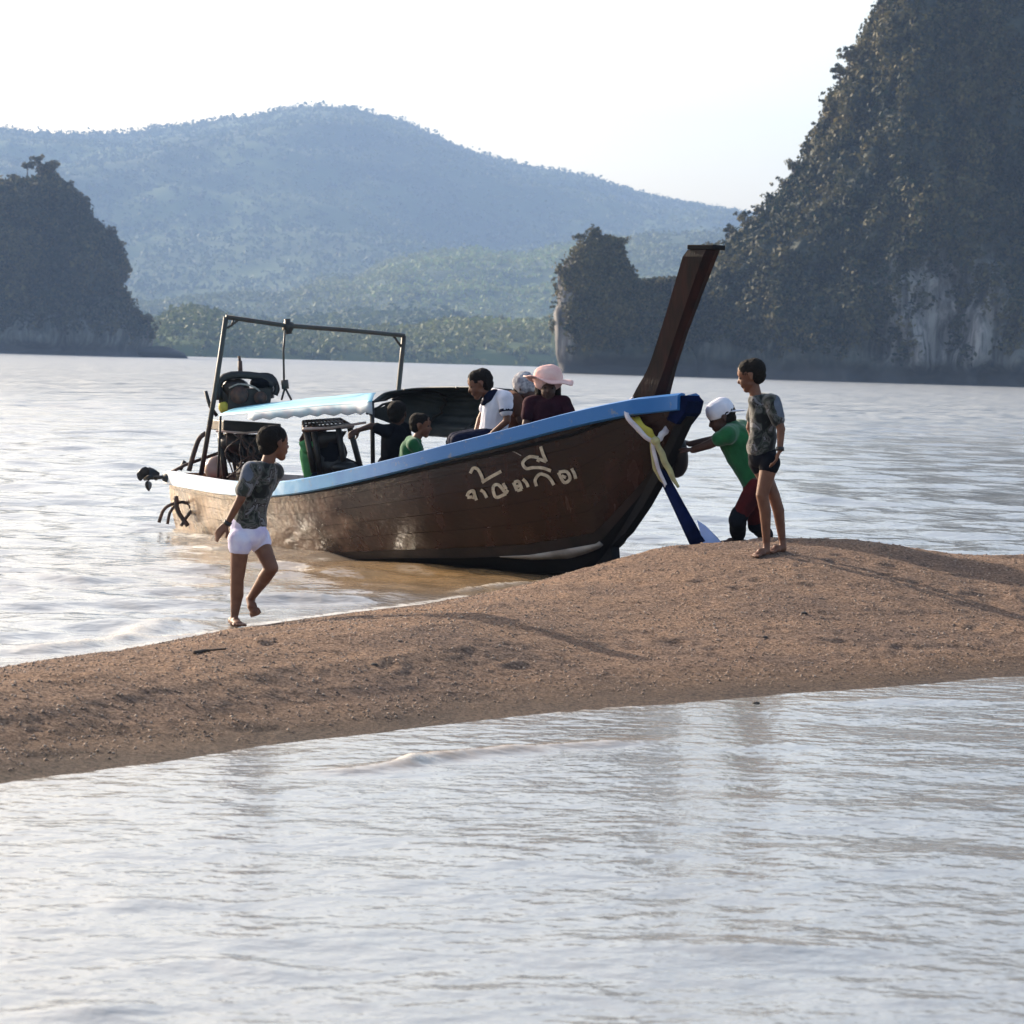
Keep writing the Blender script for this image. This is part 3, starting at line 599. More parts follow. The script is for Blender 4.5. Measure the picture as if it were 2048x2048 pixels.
trees([(1660, 172), (1682, 135), (1720, 84), (1648, 235), (1700, 122), (1600, 310), (1570, 355), (1622, 280), (1548, 378), (1522, 410), (1496, 436), (1472, 456), (1444, 486), (1750, 22), (1400, 520)], 452, 3.6,
      'small dark tree on the tall right cliff skyline', 'trees along the edge of the right cliff', M['leaf'], 'r')
trees([(1187, 470), (1160, 484), (1215, 480), (1245, 492), (1290, 574), (1322, 572), (1345, 572)], 440, 2.4,
      'small tree on the rock pillar behind the prow', 'trees on top of the rock pillar', M['leaf'], 'p')
trees([(40, 360), (68, 340), (90, 334), (118, 345), (150, 378), (182, 405), (208, 448), (236, 475), (252, 510), (252, 590), (286, 635), (308, 655)], 688, 4.2,
      'tree on the steep skyline of the left island', 'trees along the edge of the left island', M['leaf'], 'i')
trees([(30, 262), (90, 272), (145, 274), (200, 270), (262, 262), (300, 262), (395, 248), (440, 240), (520, 228), (560, 220), (600, 215), (640, 214), (704, 220), (730, 232), (745, 236), (775, 240), (960, 316), (1080, 342), (1210, 372), (1380, 416)], 4180, 9.5,
      'tiny hazy tree on the distant hill crest', 'trees on the crest of the distant hill', M['leaf_far'], 'h')

# ------------------------------------------------------------------ boat
boat = empty('longtail_boat', O)
tag(boat, 'long wooden boat with brown hull, blue rail and tall prow nosed onto the sand', 'boat')
S_ = [0, .4, .8, 1.4, 2, 2.75, 3.5, 4.25, 5, 5.5, 6, 6.4, 6.8, 7.1, 7.3, 7.5]
HBt = [.36, .49, .62, .74, .85, .88, .92, .88, .85, .75, .65, .52, .40, .27, .18, .07]
ZGt = [.53, .52, .53, .53, .53, .55, .63, .76, .90, 1.02, 1.13, 1.24, 1.34, 1.41, 1.45, 1.49]
def smi(s, a, b):
    s = np.asarray(s, float); return sum(np.interp(s+d, a, b) for d in (-.3, -.15, 0, .15, .3))/5 if True else 0
def hull_pt(s, v, side=1, off=0.):
    """v: 0 keel, .34 chine, 1 gunwale"""
    s = float(s); hb = float(smi(s, S_, HBt)); zg = float(smi(s, S_, ZGt))
    if s > 7.2: hb = float(np.interp(s, [7.2, 7.5], [hb, .07]))
    zk = float(np.interp(s, [0, 1, 3, 5, 5.8, 6.3, 6.55, 6.75, 7.1, 7.35, 7.5], [-.2, -.32, -.34, -.2, -.1, -.05, .18, .38, .74, 1.12, 1.33]))
    zc = float(np.interp(s, [0, 2.5, 3.6, 4.5, 5.3, 6, 6.6, 7.1, 7.5], [-.08, -.1, -.04, .04, .10, .17, .30, .80, 1.36]))
    zc = max(zc, zk+.01); hc = hb*float(np.interp(s, [0, 5, 6, 6.6, 7.1, 7.5], [.72, .70, .55, .28, .12, .3]))
    if v <= .34:
        t = v/.34; y = hc*t; z = zk+(zc-zk)*t**1.25
    else:
        t = (v-.34)/.66; bul = math.sin(math.pi*t)*.10*hb
        y = hc+(hb-hc)*t+bul*.6; z = zc+(zg-zc)*t
    y += off
    # stem: curved rake
    return O+HV*s+NV*(y*side)+V((0, 0, z))
ss = np.concatenate([np.linspace(0, 6, 41), np.linspace(6.1, 7.5, 24)])
def along(o, n_rows):
    me = o.data; a = me.attributes.new('along', 'FLOAT', 'POINT')
    co = np.empty(len(me.vertices)*3, np.float32); me.vertices.foreach_get('co', co); co = co.reshape(-1, 3)
    a.data.foreach_set('value', (co[:, 0]*HV[0]+co[:, 1]*HV[1]).astype(np.float32))
vb = [0, .17, .34, .40, .51, .62, .73, .84, .93, 1.0]
hullV, hullF = [], []
for side in (1, -1):
    for i in range(len(vb)-1):
        g = .0017 if i else 0
        rows = [[hull_pt(s, v, side, o_) for s in ss] for v, o_ in ((vb[i]+g*.7, 0), ((vb[i]+vb[i+1])/2, 0), (vb[i+1]-g*.7, 0))]
        inn = [[hull_pt(s, v, side, -.03) for s in ss] for v in (vb[i+1], (vb[i]+vb[i+1])/2, vb[i])]
        R_ = rows+inn; n = len(ss); vs = np.array(R_).reshape(-1, 3)
        fs = [(a*n+k, ((a+1) % 6)*n+k, ((a+1) % 6)*n+k+1, a*n+k+1) for a in range(6) for k in range(n-1)]+[tuple(a*n for a in range(6)), tuple(a*n+n-1 for a in range(6))[::-1]]
        if side == -1: fs = [f[::-1] for f in fs]
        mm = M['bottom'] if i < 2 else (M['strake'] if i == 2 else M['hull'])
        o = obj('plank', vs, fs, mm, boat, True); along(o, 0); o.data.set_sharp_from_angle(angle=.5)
        if side == 1: hullV.append(vs); hullF += [tuple(q+len(vs)*i for q in f) for f in fs]
        for p in o.data.polygons:
            pass
BV = BVHTree.FromPolygons([Vector(v) for v in np.concatenate(hullV)], hullF)
# transom
tr = [hull_pt(0, v, 1) for v in vb]+[hull_pt(0, v, -1) for v in vb[::-1]]
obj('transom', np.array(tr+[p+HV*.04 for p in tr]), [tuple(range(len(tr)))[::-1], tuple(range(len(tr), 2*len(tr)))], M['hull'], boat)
# rails
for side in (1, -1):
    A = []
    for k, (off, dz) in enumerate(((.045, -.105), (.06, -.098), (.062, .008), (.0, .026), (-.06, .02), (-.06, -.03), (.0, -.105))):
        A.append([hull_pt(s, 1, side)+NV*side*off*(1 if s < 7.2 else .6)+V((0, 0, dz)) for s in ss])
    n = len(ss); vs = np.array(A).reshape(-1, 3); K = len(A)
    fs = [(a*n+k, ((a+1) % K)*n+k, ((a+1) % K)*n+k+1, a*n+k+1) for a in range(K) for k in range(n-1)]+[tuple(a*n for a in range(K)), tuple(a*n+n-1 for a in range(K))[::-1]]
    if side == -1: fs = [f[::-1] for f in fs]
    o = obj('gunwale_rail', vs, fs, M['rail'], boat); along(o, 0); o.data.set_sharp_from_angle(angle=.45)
# rub strake (dark line under the rail)
o = obj('rubbing_strake', *tube([hull_pt(s, .9, 1, .012) for s in ss[:-3]], .014, 6), M['bottom'], boat)
o = obj('boot_stripe', *strip([hull_pt(s, .338-.10*((s-5.7)/.92), 1, .012) for s in np.linspace(5.7, 6.62, 26)], [hull_pt(s, .342, 1, .012) for s in np.linspace(5.7, 6.62, 26)], .006), M['stripe'], boat)
# deck, thwarts, foredeck
def BL(s, lat, z): return O+HV*s-NV*lat+V((0, 0, z))     # lat > 0 is the far side
dk = np.array([[BL(s, l*float(smi(s, S_, HBt))*float(np.interp(s, [0, 4, 5, 6, 6.3], [.66, .62, .48, .26, .12])), .16+.03*s) for l in (-1, 0, 1)] for s in np.linspace(.1, 6.2, 30)])
obj('floor_boards', dk.reshape(-1, 3), grid_faces(30, 3), M['wood_in'], boat)
for s in (1.3, 2.3, 3.2, 4.1, 4.9, 5.6):
    hb = float(smi(s, S_, HBt))*.93; zg = float(smi(s, S_, ZGt))
    smoothmod(obj('thwart', *boxx(BL(s, 0, zg-.16), HV*.11, NV*hb, V((0, 0, .018))), M['wood_in'], boat), 2, .006)
fd = np.array([[BL(s, l*float(np.interp(s, S_, HBt))*.93, float(smi(s, S_, ZGt))-.04+.02*(1-l*l)) for l in (-1, -.5, 0, .5, 1)] for s in np.linspace(6.3, 7.42, 12)])
obj('foredeck', fd.reshape(-1, 3), grid_faces(12, 5), M['wood_in'], boat)
fd = np.array([[BL(s, l*float(np.interp(s, S_, HBt))*.93, .44) for l in (-1, 0, 1)] for s in np.linspace(.02, 1.1, 8)])
obj('stern_deck', fd.reshape(-1, 3), grid_faces(8, 3), M['red_deck'], boat)
# stem post from forefoot to nose, with the step at its foot
st = [(6.22, -.10), (6.34, -.04), (6.50, .14), (6.62, .20), (6.60, .30), (6.78, .42), (7.0, .64), (7.18, .86), (7.36, 1.14), (7.5, 1.34)]
def prism(sec, halfw, mat_, name, parent):
    A = [BL(s, -halfw, z) for s, z in sec]; B = [BL(s, halfw, z) for s, z in sec]; n = len(sec)
    fs = [(i, (i+1) % n, n+(i+1) % n, n+i) for i in range(n)]+[tuple(range(n))[::-1], tuple(range(n, 2*n))]
    return smoothmod(obj(name, np.array(A+B), fs, mat_, parent), 2, .008)
sec = [(s+.045, z-.02) for s, z in st]+[(s-.10, z+.03) for s, z in st[::-1]]
prism(sec, .042, M['bottom'], 'stem_post', boat)
# blunt nose block and prow
nb = [(7.2, 1.34), (7.34, 1.29), (7.46, 1.26), (7.56, 1.35), (7.59, 1.44), (7.53, 1.48), (7.25, 1.47)]
prism(nb, .08, M['navy_pole'], 'nose_block', boat)
def prow_sections():
    out = []
    for t in np.linspace(0, 1, 26):
        z = 1.30+1.27*t
        px_l = np.interp(t, [0, .10, .18, .26, .34, .6, .96, 1], [1256, 1262, 1275, 1291, 1302, 1330, 1366, 1376]); px_r = np.interp(t, [0, .15, .3, .5, .75, 1], [1338, 1346, 1357, 1378, 1410, 1444])
        sa = 7.0+.50*t                                    # local station of the axis
        Yc = (O+HV*sa)[1]; m = 1.08*(px_r-px_l)/FPX*Yc         # metres across the view
        fa = m*.66/.75*.5; la = m*.34/.66*.5
        cxm = (px_l+px_r)/2; c = at(cxm, 1024, Yc); c = V((c[0], Yc, z)); c[0] += 0
        # correct for camera roll: shift so that the section lands on its outline at its own height
        for _ in range(6):
            v_ = c-EYE; c[0] += (cxm-(1024+FPX*(v_@RR)/(v_@F)))/FPX*Yc
        out.append((c, fa, la))
    return out
PS = prow_sections(); vs = []; PH = V((.75, -.66, 0)); PN = V((-.66, -.75, 0))
for c, fa, la in PS:
    for a, b in ((-1, -.55), (-.9, -1), (.55, -1), (1, -.35), (1, .35), (.55, 1), (-.9, 1), (-1, .55)):
        vs.append(c+PH*fa*a-PN*la*b)
k = 8; fs = [(i*k+j, i*k+(j+1) % k, (i+1)*k+(j+1) % k, (i+1)*k+j) for i in range(len(PS)-1) for j in range(k)]+[tuple(range(k))[::-1], tuple(range((len(PS)-1)*k, len(PS)*k))]
prow = smoothmod(obj('prow', np.array(vs), fs, M['prow'], boat))
c, fa, la = PS[-1]; smoothmod(obj('prow_cap', *boxx(c+V((0, 0, .02))+PH*.01, PH*(fa*1.02), PN*la*1.05, V((0, 0, .018))), M['bottom'], boat), 2, .006)
# gantry
Yl, Yr = 26.6, 27.7
g = [at(402, 950, 26.7), at(430, 785, 26.65), at(452, 634, Yl)]; tp = at(808, 671, Yr)
gan = obj('gantry', *join(tube(g, .024), tube([g[-1], at(570, 651, Yl+.35), at(690, 660, Yl+.7), tp], .022), tube([tp, at(803, 720, Yr), at(795, 800, Yr-.1), at(788, 880, Yr-.2)], .024),
     tube([at(468, 636, Yl+.05), at(463, 652, Yl)], .01), tube([at(480, 638, Yl+.1), at(455, 656, Yl)], .011), tube([at(785, 669, Yr-.05), at(803, 694, Yr)], .012)), M['steel_pole'], boat)
obj('pulley', *join(tube([at(568, 651, 26.95), at(584, 655, 26.98)], .05, 12), tube([at(574, 638, 26.95), at(578, 668, 26.95)], .03, 8)), M['black_metal'], boat)
obj('hoist_rope', *join(tube([at(570, 660, 26.9), at(567, 700, 26.85), at(568, 762, 26.8)], .011, 6), tube([at(569, 760, 26.8), at(571, 778, 26.8)], .035, 8), tube([at(570, 775, 26.8), at(563, 800, 26.8)], .011, 6), tube([at(570, 775, 26.8), at(583, 800, 26.8)], .011, 6)), M['steel_pole'], boat)
# pale blue awning with scalloped fringe
E1 = [(437, 831), (470, 829), (520, 824), (580, 818), (640, 812), (700, 808), (744, 804)]; E2 = [(500, 812), (545, 806), (575, 803), (620, 797), (660, 794), (705, 789), (752, 786)]
n1 = spline([at(x, y, 26.3-.26*i) for i, (x, y) in enumerate(E1)], 24); n2 = spline([at(x, y, 27.2-.26*i) for i, (x, y) in enumerate(E2)], 24)
gg = np.array([n1*(1-t)+n2*t+V((0, 0, .02*math.sin(math.pi*t))) for t in np.linspace(0, 1, 7)])
ww = obj('awning', *(lambda q: (q.reshape(-1, 3), grid_faces(7, 24)))(gg), M['blue_tarp'], boat); ww.modifiers.new('s', 'SOLIDIFY').thickness = .005
fr_t = [n1[i] for i in range(6, 24)]; fr = []
for i, p in enumerate(fr_t):
    for t in (0, .5, 1): fr.append(p-V((0, 0, t*(.055+.004*i/2+.022*(i % 2))))+NV*(.012*math.sin(i*2.1)*t))
o = obj('awning_fringe', np.array(fr), grid_faces(18, 3), M['fringe'], boat); o.modifiers.new('s', 'SOLIDIFY').thickness = .002
for a, b in (((744, 806), (746, 936)), ((441, 832), (436, 955))):
    obj('awning_post', *tube([at(*a, 24.85 if a[0] > 600 else 26.35), at(*b, 24.85 if a[0] > 600 else 26.35)], .02 if a[0] > 600 else .012), M['black_metal'], boat)
# arched dark canopy, pleated, open towards the camera
cu = []
topc = spline([at(741, 806, 25.0), at(765, 789, 25.1), at(805, 781, 25.1), at(850, 777, 25.0), at(900, 776, 24.7), at(950, 776, 24.4), at(985, 778, 24.2)], 40)
botc = spline([at(741, 832, 25.3), at(790, 850, 25.4), at(845, 870, 25.4), at(880, 874, 25.2), at(915, 877, 25.0), at(960, 880, 24.8), at(995, 884, 24.6)], 40)
for i in range(34):
    t = i/33; row = topc*(1-t)+botc*t
    row = row-NV[None]*(.34*math.sin(math.pi*min(t*1.1, 1))**.8)+V((0, 0, .13*math.sin(math.pi*t)))+(-NV)[None]*(.028*math.sin(i*1.9))
    cu.append(row)
o = obj('canopy', np.array(cu).reshape(-1, 3), grid_faces(34, 40), M['dark_tarp'], boat); o.modifiers.new('s', 'SOLIDIFY').thickness = .012
for i0 in (0, 14, 28):
    obj('canopy_hoop', *tube([cu[k][i0]+NV*.02 for k in range(0, 34, 2)], .012, 6), M['black_metal'], boat)
# stern frame (bent bars at the waterline) and tail rod
def bar(pts, r, D): return tube(spline([at(x, y, D) for x, y in pts], 12), r, 6)
obj('stern_frame', *join(bar([(318, 1045), (327, 1020), (345, 1008), (372, 1005), (392, 1022), (403, 1050)], .018, 26.35), bar([(335, 1048), (340, 1025), (352, 1010)], .016, 26.35), bar([(352, 992), (356, 1022), (376, 1052)], .024, 26.3),
    bar([(392, 1012), (376, 1030), (362, 1052)], .018, 26.3), bar([(378, 1010), (392, 1034), (398, 1052)], .014, 26.3)), M['rust_metal'], boat)
# lettering, traced on the bow and laid on the planks
def L6(x, y): return 880+x*.1656, 700+y*.1656
def stroke(pts, wpx=4.2):
    Q = spline(np.array([(*L6(x, y), 0) for x, y in pts], float), max(8, 5*len(pts)))[:, :2]; T = np.gradient(Q, axis=0); T /= np.linalg.norm(T, axis=1)[:, None]
    Nn = np.stack([-T[:, 1], T[:, 0]], 1)*wpx/2; out = []
    for q in (Q-Nn, Q, Q+Nn):
        for x, y in q:
            r = nrm(ray(x, y)); h_, _, _, d = BV.ray_cast(Vector(EYE), Vector(r)); out.append(V(h_)-r*.012 if h_ is not None else at(x, y, 23))
    return np.array(out), grid_faces(3, len(Q))
glyphs = [[[(365, 1490), (400, 1430), (455, 1440), (500, 1520), (525, 1595)], [(505, 1600), (610, 1535), (740, 1465)]],
          [[(325, 1770), (350, 1720), (400, 1700), (415, 1740), (410, 1800)], [(330, 1780), (390, 1775)], [(400, 1700), (440, 1815)]],
          [[(490, 1690), (530, 1720), (565, 1785)]],
          [[(640, 1700), (650, 1640), (710, 1630), (790, 1720), (820, 1690)], [(640, 1700), (680, 1780), (800, 1735)], [(760, 1610), (800, 1680)]],
          [[(885, 1600), (905, 1640), (930, 1700)], [(895, 1600), (950, 1590), (990, 1680)], [(930, 1700), (990, 1680)], [(1000, 1560), (1040, 1600), (1065, 1655)], [(910, 1650), (970, 1640)]],
          [[(1165, 1645), (1150, 1570), (1205, 1500), (1290, 1520), (1340, 1570), (1375, 1630)]],
          [[(1215, 1165), (1245, 1260), (1285, 1350)], [(1285, 1350), (1200, 1320), (1180, 1350)], [(1190, 1300), (1080, 1290), (1000, 1360), (1040, 1430), (1130, 1420), (1240, 1425), (1340, 1460)]],
          [[(1430, 1480), (1500, 1600), (1570, 1555), (1530, 1470), (1435, 1475)], [(1470, 1520), (1520, 1540)], [(1590, 1430), (1620, 1490), (1640, 1555)]]]
for gsp in glyphs: obj('painted_letter', *join(*[stroke(p, 6.3) for p in gsp]), M['letter'], boat)
obj('painted_flourish', *stroke([(720, 1245), (800, 1222), (880, 1225), (980, 1275)], 1.8), M['stripe'], boat)

# engine at the stern
eng = empty('engine', BL(.7, .1, .5)); tag(eng, 'black longtail engine on its stand at the boat stern, under the gantry', 'engine')
DE = 26.95
for a, b, z in (((440, 865), (452, 962), -.1), ((535, 862), (520, 965), -.1), ((455, 860), (478, 960), .25), ((545, 858), (545, 960), .25), ((436, 880), (540, 878), -.1)):
    obj('stand_bar', *tube([at(*a, DE+z), at(*b, DE+z)], .03), M['black_metal'], eng)
smoothmod(obj('tray', *boxx(at(488, 853, DE), V((.27, .06, -.01)), V((-.1, .2, 0)), V((0, 0, .05))), M['black_metal'], eng), 2, .01)
obj('tray_rim', *tube([at(432, 862, DE-.25), at(490, 866, DE-.25), at(545, 862, DE-.2)], .012, 6), M['fuel'], eng)
def lump(c, r, seed, sq=(1, 1, 1)):
    me = bmesh.new(); bmesh.ops.create_icosphere(me, subdivisions=3, radius=1); v = np.array([x.co[:] for x in me.verts]); f = [tuple(q.index for q in p.verts) for p in me.faces]; me.free()
    v = v*(1+.22*fbm(v*2.2, 3, seed))[:, None]*V(sq)*r+V(c); return v, f
smoothmod(obj('block', *join(boxx(at(495, 797, DE), V((.20, .04, .02)), V((-.04, .16, 0)), V((.01, 0, .10))), boxx(at(535, 778, DE), V((.06, .01, 0)), V((0, .09, 0)), V((0, 0, .09))), boxx(at(470, 810, DE-.03), V((.10, .02, .03)), V((0, .1, 0)), V((0, 0, .06))),
     boxx(at(450, 790, DE), V((.05, .0, 0)), V((0, .1, 0)), V((0, 0, .08))))), 2, .012) if False else smoothmod(obj('block', *join(boxx(at(495, 797, DE), V((.20, .04, .02)), V((-.04, .16, 0)), V((.01, 0, .10))), boxx(at(535, 778, DE), V((.06, .01, 0)), V((0, .09, 0)), V((0, 0, .09))), boxx(at(470, 810, DE-.03), V((.10, .02, .03)), V((0, .1, 0)), V((0, 0, .06))), boxx(at(450, 790, DE), V((.05, 0, 0)), V((0, .1, 0)), V((0, 0, .08)))), M['black_metal'], eng), 2, .012)
obj('cowl', *join(bar([(438, 800), (437, 768), (455, 752), (490, 750), (530, 756), (548, 772)], .042, DE-.12), bar([(500, 752), (540, 752), (554, 775), (550, 790)], .03, DE-.1)), M['black'], eng)
obj('flywheel', *join(tube([at(478, 790, DE-.22), at(480, 791, DE-.16)], .085, 20), tube([at(520, 795, DE-.22), at(522, 796, DE-.16)], .06, 18)), M['rust_metal'], eng)
obj('belt', *bar([(458, 776), (480, 768), (512, 776), (532, 800)], .009, DE-.2), M['rope'], eng)
obj('exhaust_pipe', *join(tube([at(481, 752, DE), at(480, 722, DE)], .022), tube([at(480, 722, DE), at(478, 712, DE)], .014)), M['rust_metal'], eng)
obj('air_filter', *lump(at(448, 815, DE-.15), .055, 4), M['yellow_sash'], eng)
obj('cylinders', *join(*[tube([at(460+18*k, 872, DE), at(462+18*k, 925, DE)], .034, 10) for k in range(4)]), M['black_metal'], eng)
obj('hoses', *join(*[bar([(445+14*k, 870+3*k), (452+17*k, 900+8*(k % 2)), (470+10*k, 925), (500+6*k, 950)], .014, DE-.12-.03*k) for k in range(5)]), M['black'], eng)
obj('fuel_can', *(lambda v: v)(lump(at(428, 936, DE+.1), .1, 9, (1, 1, 1.1))), M['fuel'], eng)
obj('tiller_arm', *bar([(412, 866), (398, 878), (386, 912), (378, 942)], .026, DE-.1), M['rust_metal'], eng)
obj('steering_lever', *tube([at(411, 782, DE-.1), at(420, 812, DE-.1), at(434, 832, DE-.1)], .018), M['black'], eng)
smoothmod(obj('battery_box', *boxx(at(500, 945, DE), V((.10, .05, 0)), V((-.04, .09, 0)), V((0, 0, .09))), M['black'], eng), 2, .01)
obj('exhaust_manifold', *lump(at(470, 885, DE-.1), .11, 41, (1.5, 1, .8)), M['black_metal'], eng)
obj('oil_tank', *lump(at(522, 905, DE-.1), .10, 43, (1, 1, 1.5)), M['black'], eng)
obj('gear_casing', *lump(at(470, 775, DE-.05), .10, 47, (1.3, 1, 1)), M['black_metal'], eng)
smoothmod(obj('radiator', *boxx(at(492, 893, DE+.1), V((.22, .05, 0)), V((-.02, .05, 0)), V((0, 0, .12))), M['black_metal'], eng), 2, .01)
obj('wiring', *join(*[bar([(440+rng.uniform(0, 90), 868), (445+rng.uniform(0, 90), 900), (440+rng.uniform(0, 95), 930), (450+rng.uniform(0, 90), 955)], .008, DE-.25-.02*k) for k in range(9)]), M['rust_metal'], eng)
obj('oily_rag', *lump(at(520, 765, DE-.12), .07, 21, (1.4, 1, .8)), M['dark_cloth'], eng)
obj('tail_shaft', *tube([at(440, 905, DE), at(370, 930, DE-.05), at(322, 955, DE-.1)], .016), M['rust_metal'], eng)
obj('propeller_shaft', *tube([at(345, 953, DE-.1), at(300, 956, DE-.12)], .018), M['black_metal'], eng)
obj('gearbox', *join(lump(at(338, 956, DE-.1), .06, 5, (1.2, 1, .8)), tube([at(370, 922, DE), at(360, 940, DE)], .02)), M['black'], eng)
pc = at(297, 955, DE-.12); ax = nrm(V((.75, -.6, .1))); e1 = nrm(np.cross(ax, (0, 0, 1))); e2 = np.cross(e1, ax); pv, pf = [], []
for kb in range(3):
    a0 = kb*2.094+.5; base = len(pv)
    for t in np.linspace(0, 1, 7):
        wd = 1.25*math.sin(math.pi*min(.12+t*.88, .97))**.6
        for sgn in (-1, 0, 1):
            a = a0+sgn*wd*.72; r = .03+.10*t; pv.append(pc+(e1*math.cos(a)+e2*math.sin(a))*r+ax*(sgn*.03))
    pf += [(base+i*3+j, base+i*3+j+1, base+i*3+j+4, base+i*3+j+3) for i in range(6) for j in range(2)]
o = obj('propeller', np.array(pv), pf, M['black'], eng); o.modifiers.new('s', 'SOLIDIFY').thickness = .012
obj('propeller_hub', *tube([pc-ax*.05, pc+ax*.06], [.03, .02], 10), M['black'], eng)

# dark frame with lattice top amidships
rk = empty('rack', BL(2.2, .2, .3)); tag(rk, 'dark open rack with a lattice top standing amidships in the boat', 'rack')
DR = 25.5
tpv = [at(607, 843, DR), at(680, 838, DR+.5), at(706, 853, DR+.3), at(607, 862, DR-.2)]
bars_ = [tube([tpv[i], tpv[(i+1) % 4]], .016, 6) for i in range(4)]
for t in np.linspace(.1, .9, 9): bars_.append(tube([tpv[0]*(1-t)+tpv[1]*t, tpv[3]*(1-t)+tpv[2]*t], .009, 5))
for t in (.33, .66): bars_.append(tube([tpv[0]*(1-t)+tpv[3]*t, tpv[1]*(1-t)+tpv[2]*t], .012, 5))
obj('lattice_top', *join(*bars_), M['rust_metal'], rk)
obj('front_rail', *tube([at(606, 858, DR-.25), at(660, 856, DR-.1), at(732, 845, DR)], .013, 6), M['fuel'], rk)
for a, b in (((612, 862), (628, 945)), ((700, 856), (722, 940)), ((628, 860), (640, 948)), ((676, 850), (690, 945))):
    obj('leg', *tube([at(*a, DR), at(*b, DR)], .028, 8), M['black_metal'], rk)
pn = spline([at(636, 905, DR), at(655, 918, DR), at(680, 912, DR), at(716, 925, DR)], 12); pb = spline([at(640, 950, DR), at(660, 951, DR), at(690, 949, DR), at(724, 944, DR)], 12)
obj('side_panel', *strip(pn, pb, .02, (0, 1, 0)), M['black_metal'], rk)
pn = spline([at(625, 864, DR), at(650, 863, DR), at(694, 862, DR)], 8); pb = spline([at(638, 898, DR), at(658, 893, DR), at(682, 882, DR)], 8)
obj('upper_panel', *strip(pn, pb, .02, (0, 1, 0)), M['black_metal'], rk)
obj('stowed_tarp', *lump(at(660, 905, DR+.1), .14, 31, (1.1, .8, 1.2)), M['dark_cloth'], rk)
obj('stowed_coil', *lump(at(690, 935, DR), .10, 33, (1.3, 1, .6)), M['black'], rk)
bag = empty('bag', BL(4.3, .1, .7)); tag(bag, 'black bag lying on the boat rail in front of the boy in white', 'bag')
obj('sack', *lump(at(922, 884, 24.1), .1, 14, (1.35, 1, .72)), M['dark_cloth'], bag); obj('strap', *bar([(905, 880), (915, 868), (935, 866), (945, 878)], .008, 24.0), M['black'], bag)

# sashes tied round the prow, tyre fender, pole
def ribbon(pts, D, wd, th=.012, tw=0):
    c = spline([at(x, y, D+(dd if dd else 0)) for x, y, dd in pts], 22); T = np.gradient(c, axis=0); out = []
    side = np.array([nrm(np.cross(t, (0, 1, .1))) for t in T]); wv = np.interp(np.linspace(0, 1, 22), np.linspace(0, 1, len(wd)), wd)[:, None]/2
    rip = .15*np.sin(np.linspace(0, 17, 22))[:, None]
    return strip(c-side*wv*(1+rip), c+side*wv*(1-rip), th)
sash = empty('sash', at(1310, 885, 21.2)); tag(sash, 'yellow and pale cloth sashes knotted round the foot of the tall prow', 'sash')
DS = 21.15
obj('yellow_loop', *ribbon([(1262, 812, .3), (1268, 836, .1), (1285, 858, 0), (1300, 872, 0), (1312, 884, 0)], DS, [.05, .075, .085, .05]), M['yellow_sash'], sash)
obj('pale_loop', *ribbon([(1268, 796, .35), (1255, 810, .15), (1254, 830, .05), (1270, 852, 0), (1290, 872, 0), (1306, 884, 0)], DS-.03, [.03, .035, .04, .03]), M['white_sash'], sash)
obj('white_loop', *ribbon([(1316, 880, 0), (1330, 862, .02), (1345, 846, .1)], DS-.02, [.045, .05, .03]), M['white_sash'], sash)
obj('knot', *lump(at(1311, 882, DS-.05), .035, 8), M['pale_sash'], sash)
obj('long_tail', *ribbon([(1313, 884, 0), (1325, 912, 0), (1340, 944, 0), (1357, 975, 0)], DS-.06, [.04, .05, .045, .02]), M['pale_sash'], sash)
obj('thin_tail', *ribbon([(1306, 886, 0), (1310, 915, 0), (1320, 945, 0), (1335, 980, 0), (1347, 1008, 0)], DS-.05, [.03, .03, .025, .02]), M['white_sash'], sash)
obj('short_tail', *ribbon([(1303, 884, 0), (1307, 925, 0), (1316, 950, 0), (1330, 968, 0)], DS-.02, [.025, .03, .02]), M['pale_sash'], sash)
tyre = empty('tyre_fender', at(1350, 900, 21.5)); tag(tyre, 'black tyre fender hanging off the far side of the bow', 'fender')
tc_ = at(1345, 902, 21.45); axn = nrm(V((.93, .30, .2))); e1 = nrm(np.cross(axn, (0, 0, 1))); e2 = np.cross(axn, e1); tv = []
for i in range(36):
    a = 2*math.pi*i/36; rd = e1*math.cos(a)+e2*math.sin(a)
    for j in range(12):
        b = 2*math.pi*j/12; tv.append(tc_+rd*(.155+.055*math.cos(b))+axn*(.062*math.sin(b)))
tf = [(i*12+j, ((i+1) % 36)*12+j, ((i+1) % 36)*12+(j+1) % 12, i*12+(j+1) % 12) for i in range(36) for j in range(12)]
obj('tyre', np.array(tv), tf, M['black'], tyre); obj('lashing', *tube([at(1343, 835, 21.4), at(1345, 862, 21.45)], .012, 6), M['rope'], tyre)
pb_ = on_sand(1396, 1081); pole = empty('pole', pb_); tag(pole, 'dark blue pole leaning from the sand up to the bow', 'pole')
ptop = at(1318, 935, 21.3); pbt = at(1396, 1088, 20.6)
obj('shaft', *tube([ptop, ptop*.5+pbt*.5, pbt], [.036, .045, .058], 12), M['navy_pole'], pole)
bl = [at(1394, 1040, 20.62), at(1412, 1052, 20.62), at(1436, 1076, 20.6), at(1448, 1092, 20.6), at(1408, 1092, 20.6)]
bl = np.array(bl); obj('blade', np.vstack([bl, bl+V((0, .02, 0))]), [(4, 3, 2, 1, 0), (5, 6, 7, 8, 9)]+[(i, (i+1) % 5, 5+(i+1) % 5, 5+i) for i in range(5)], M['pale_blue'], pole, False)

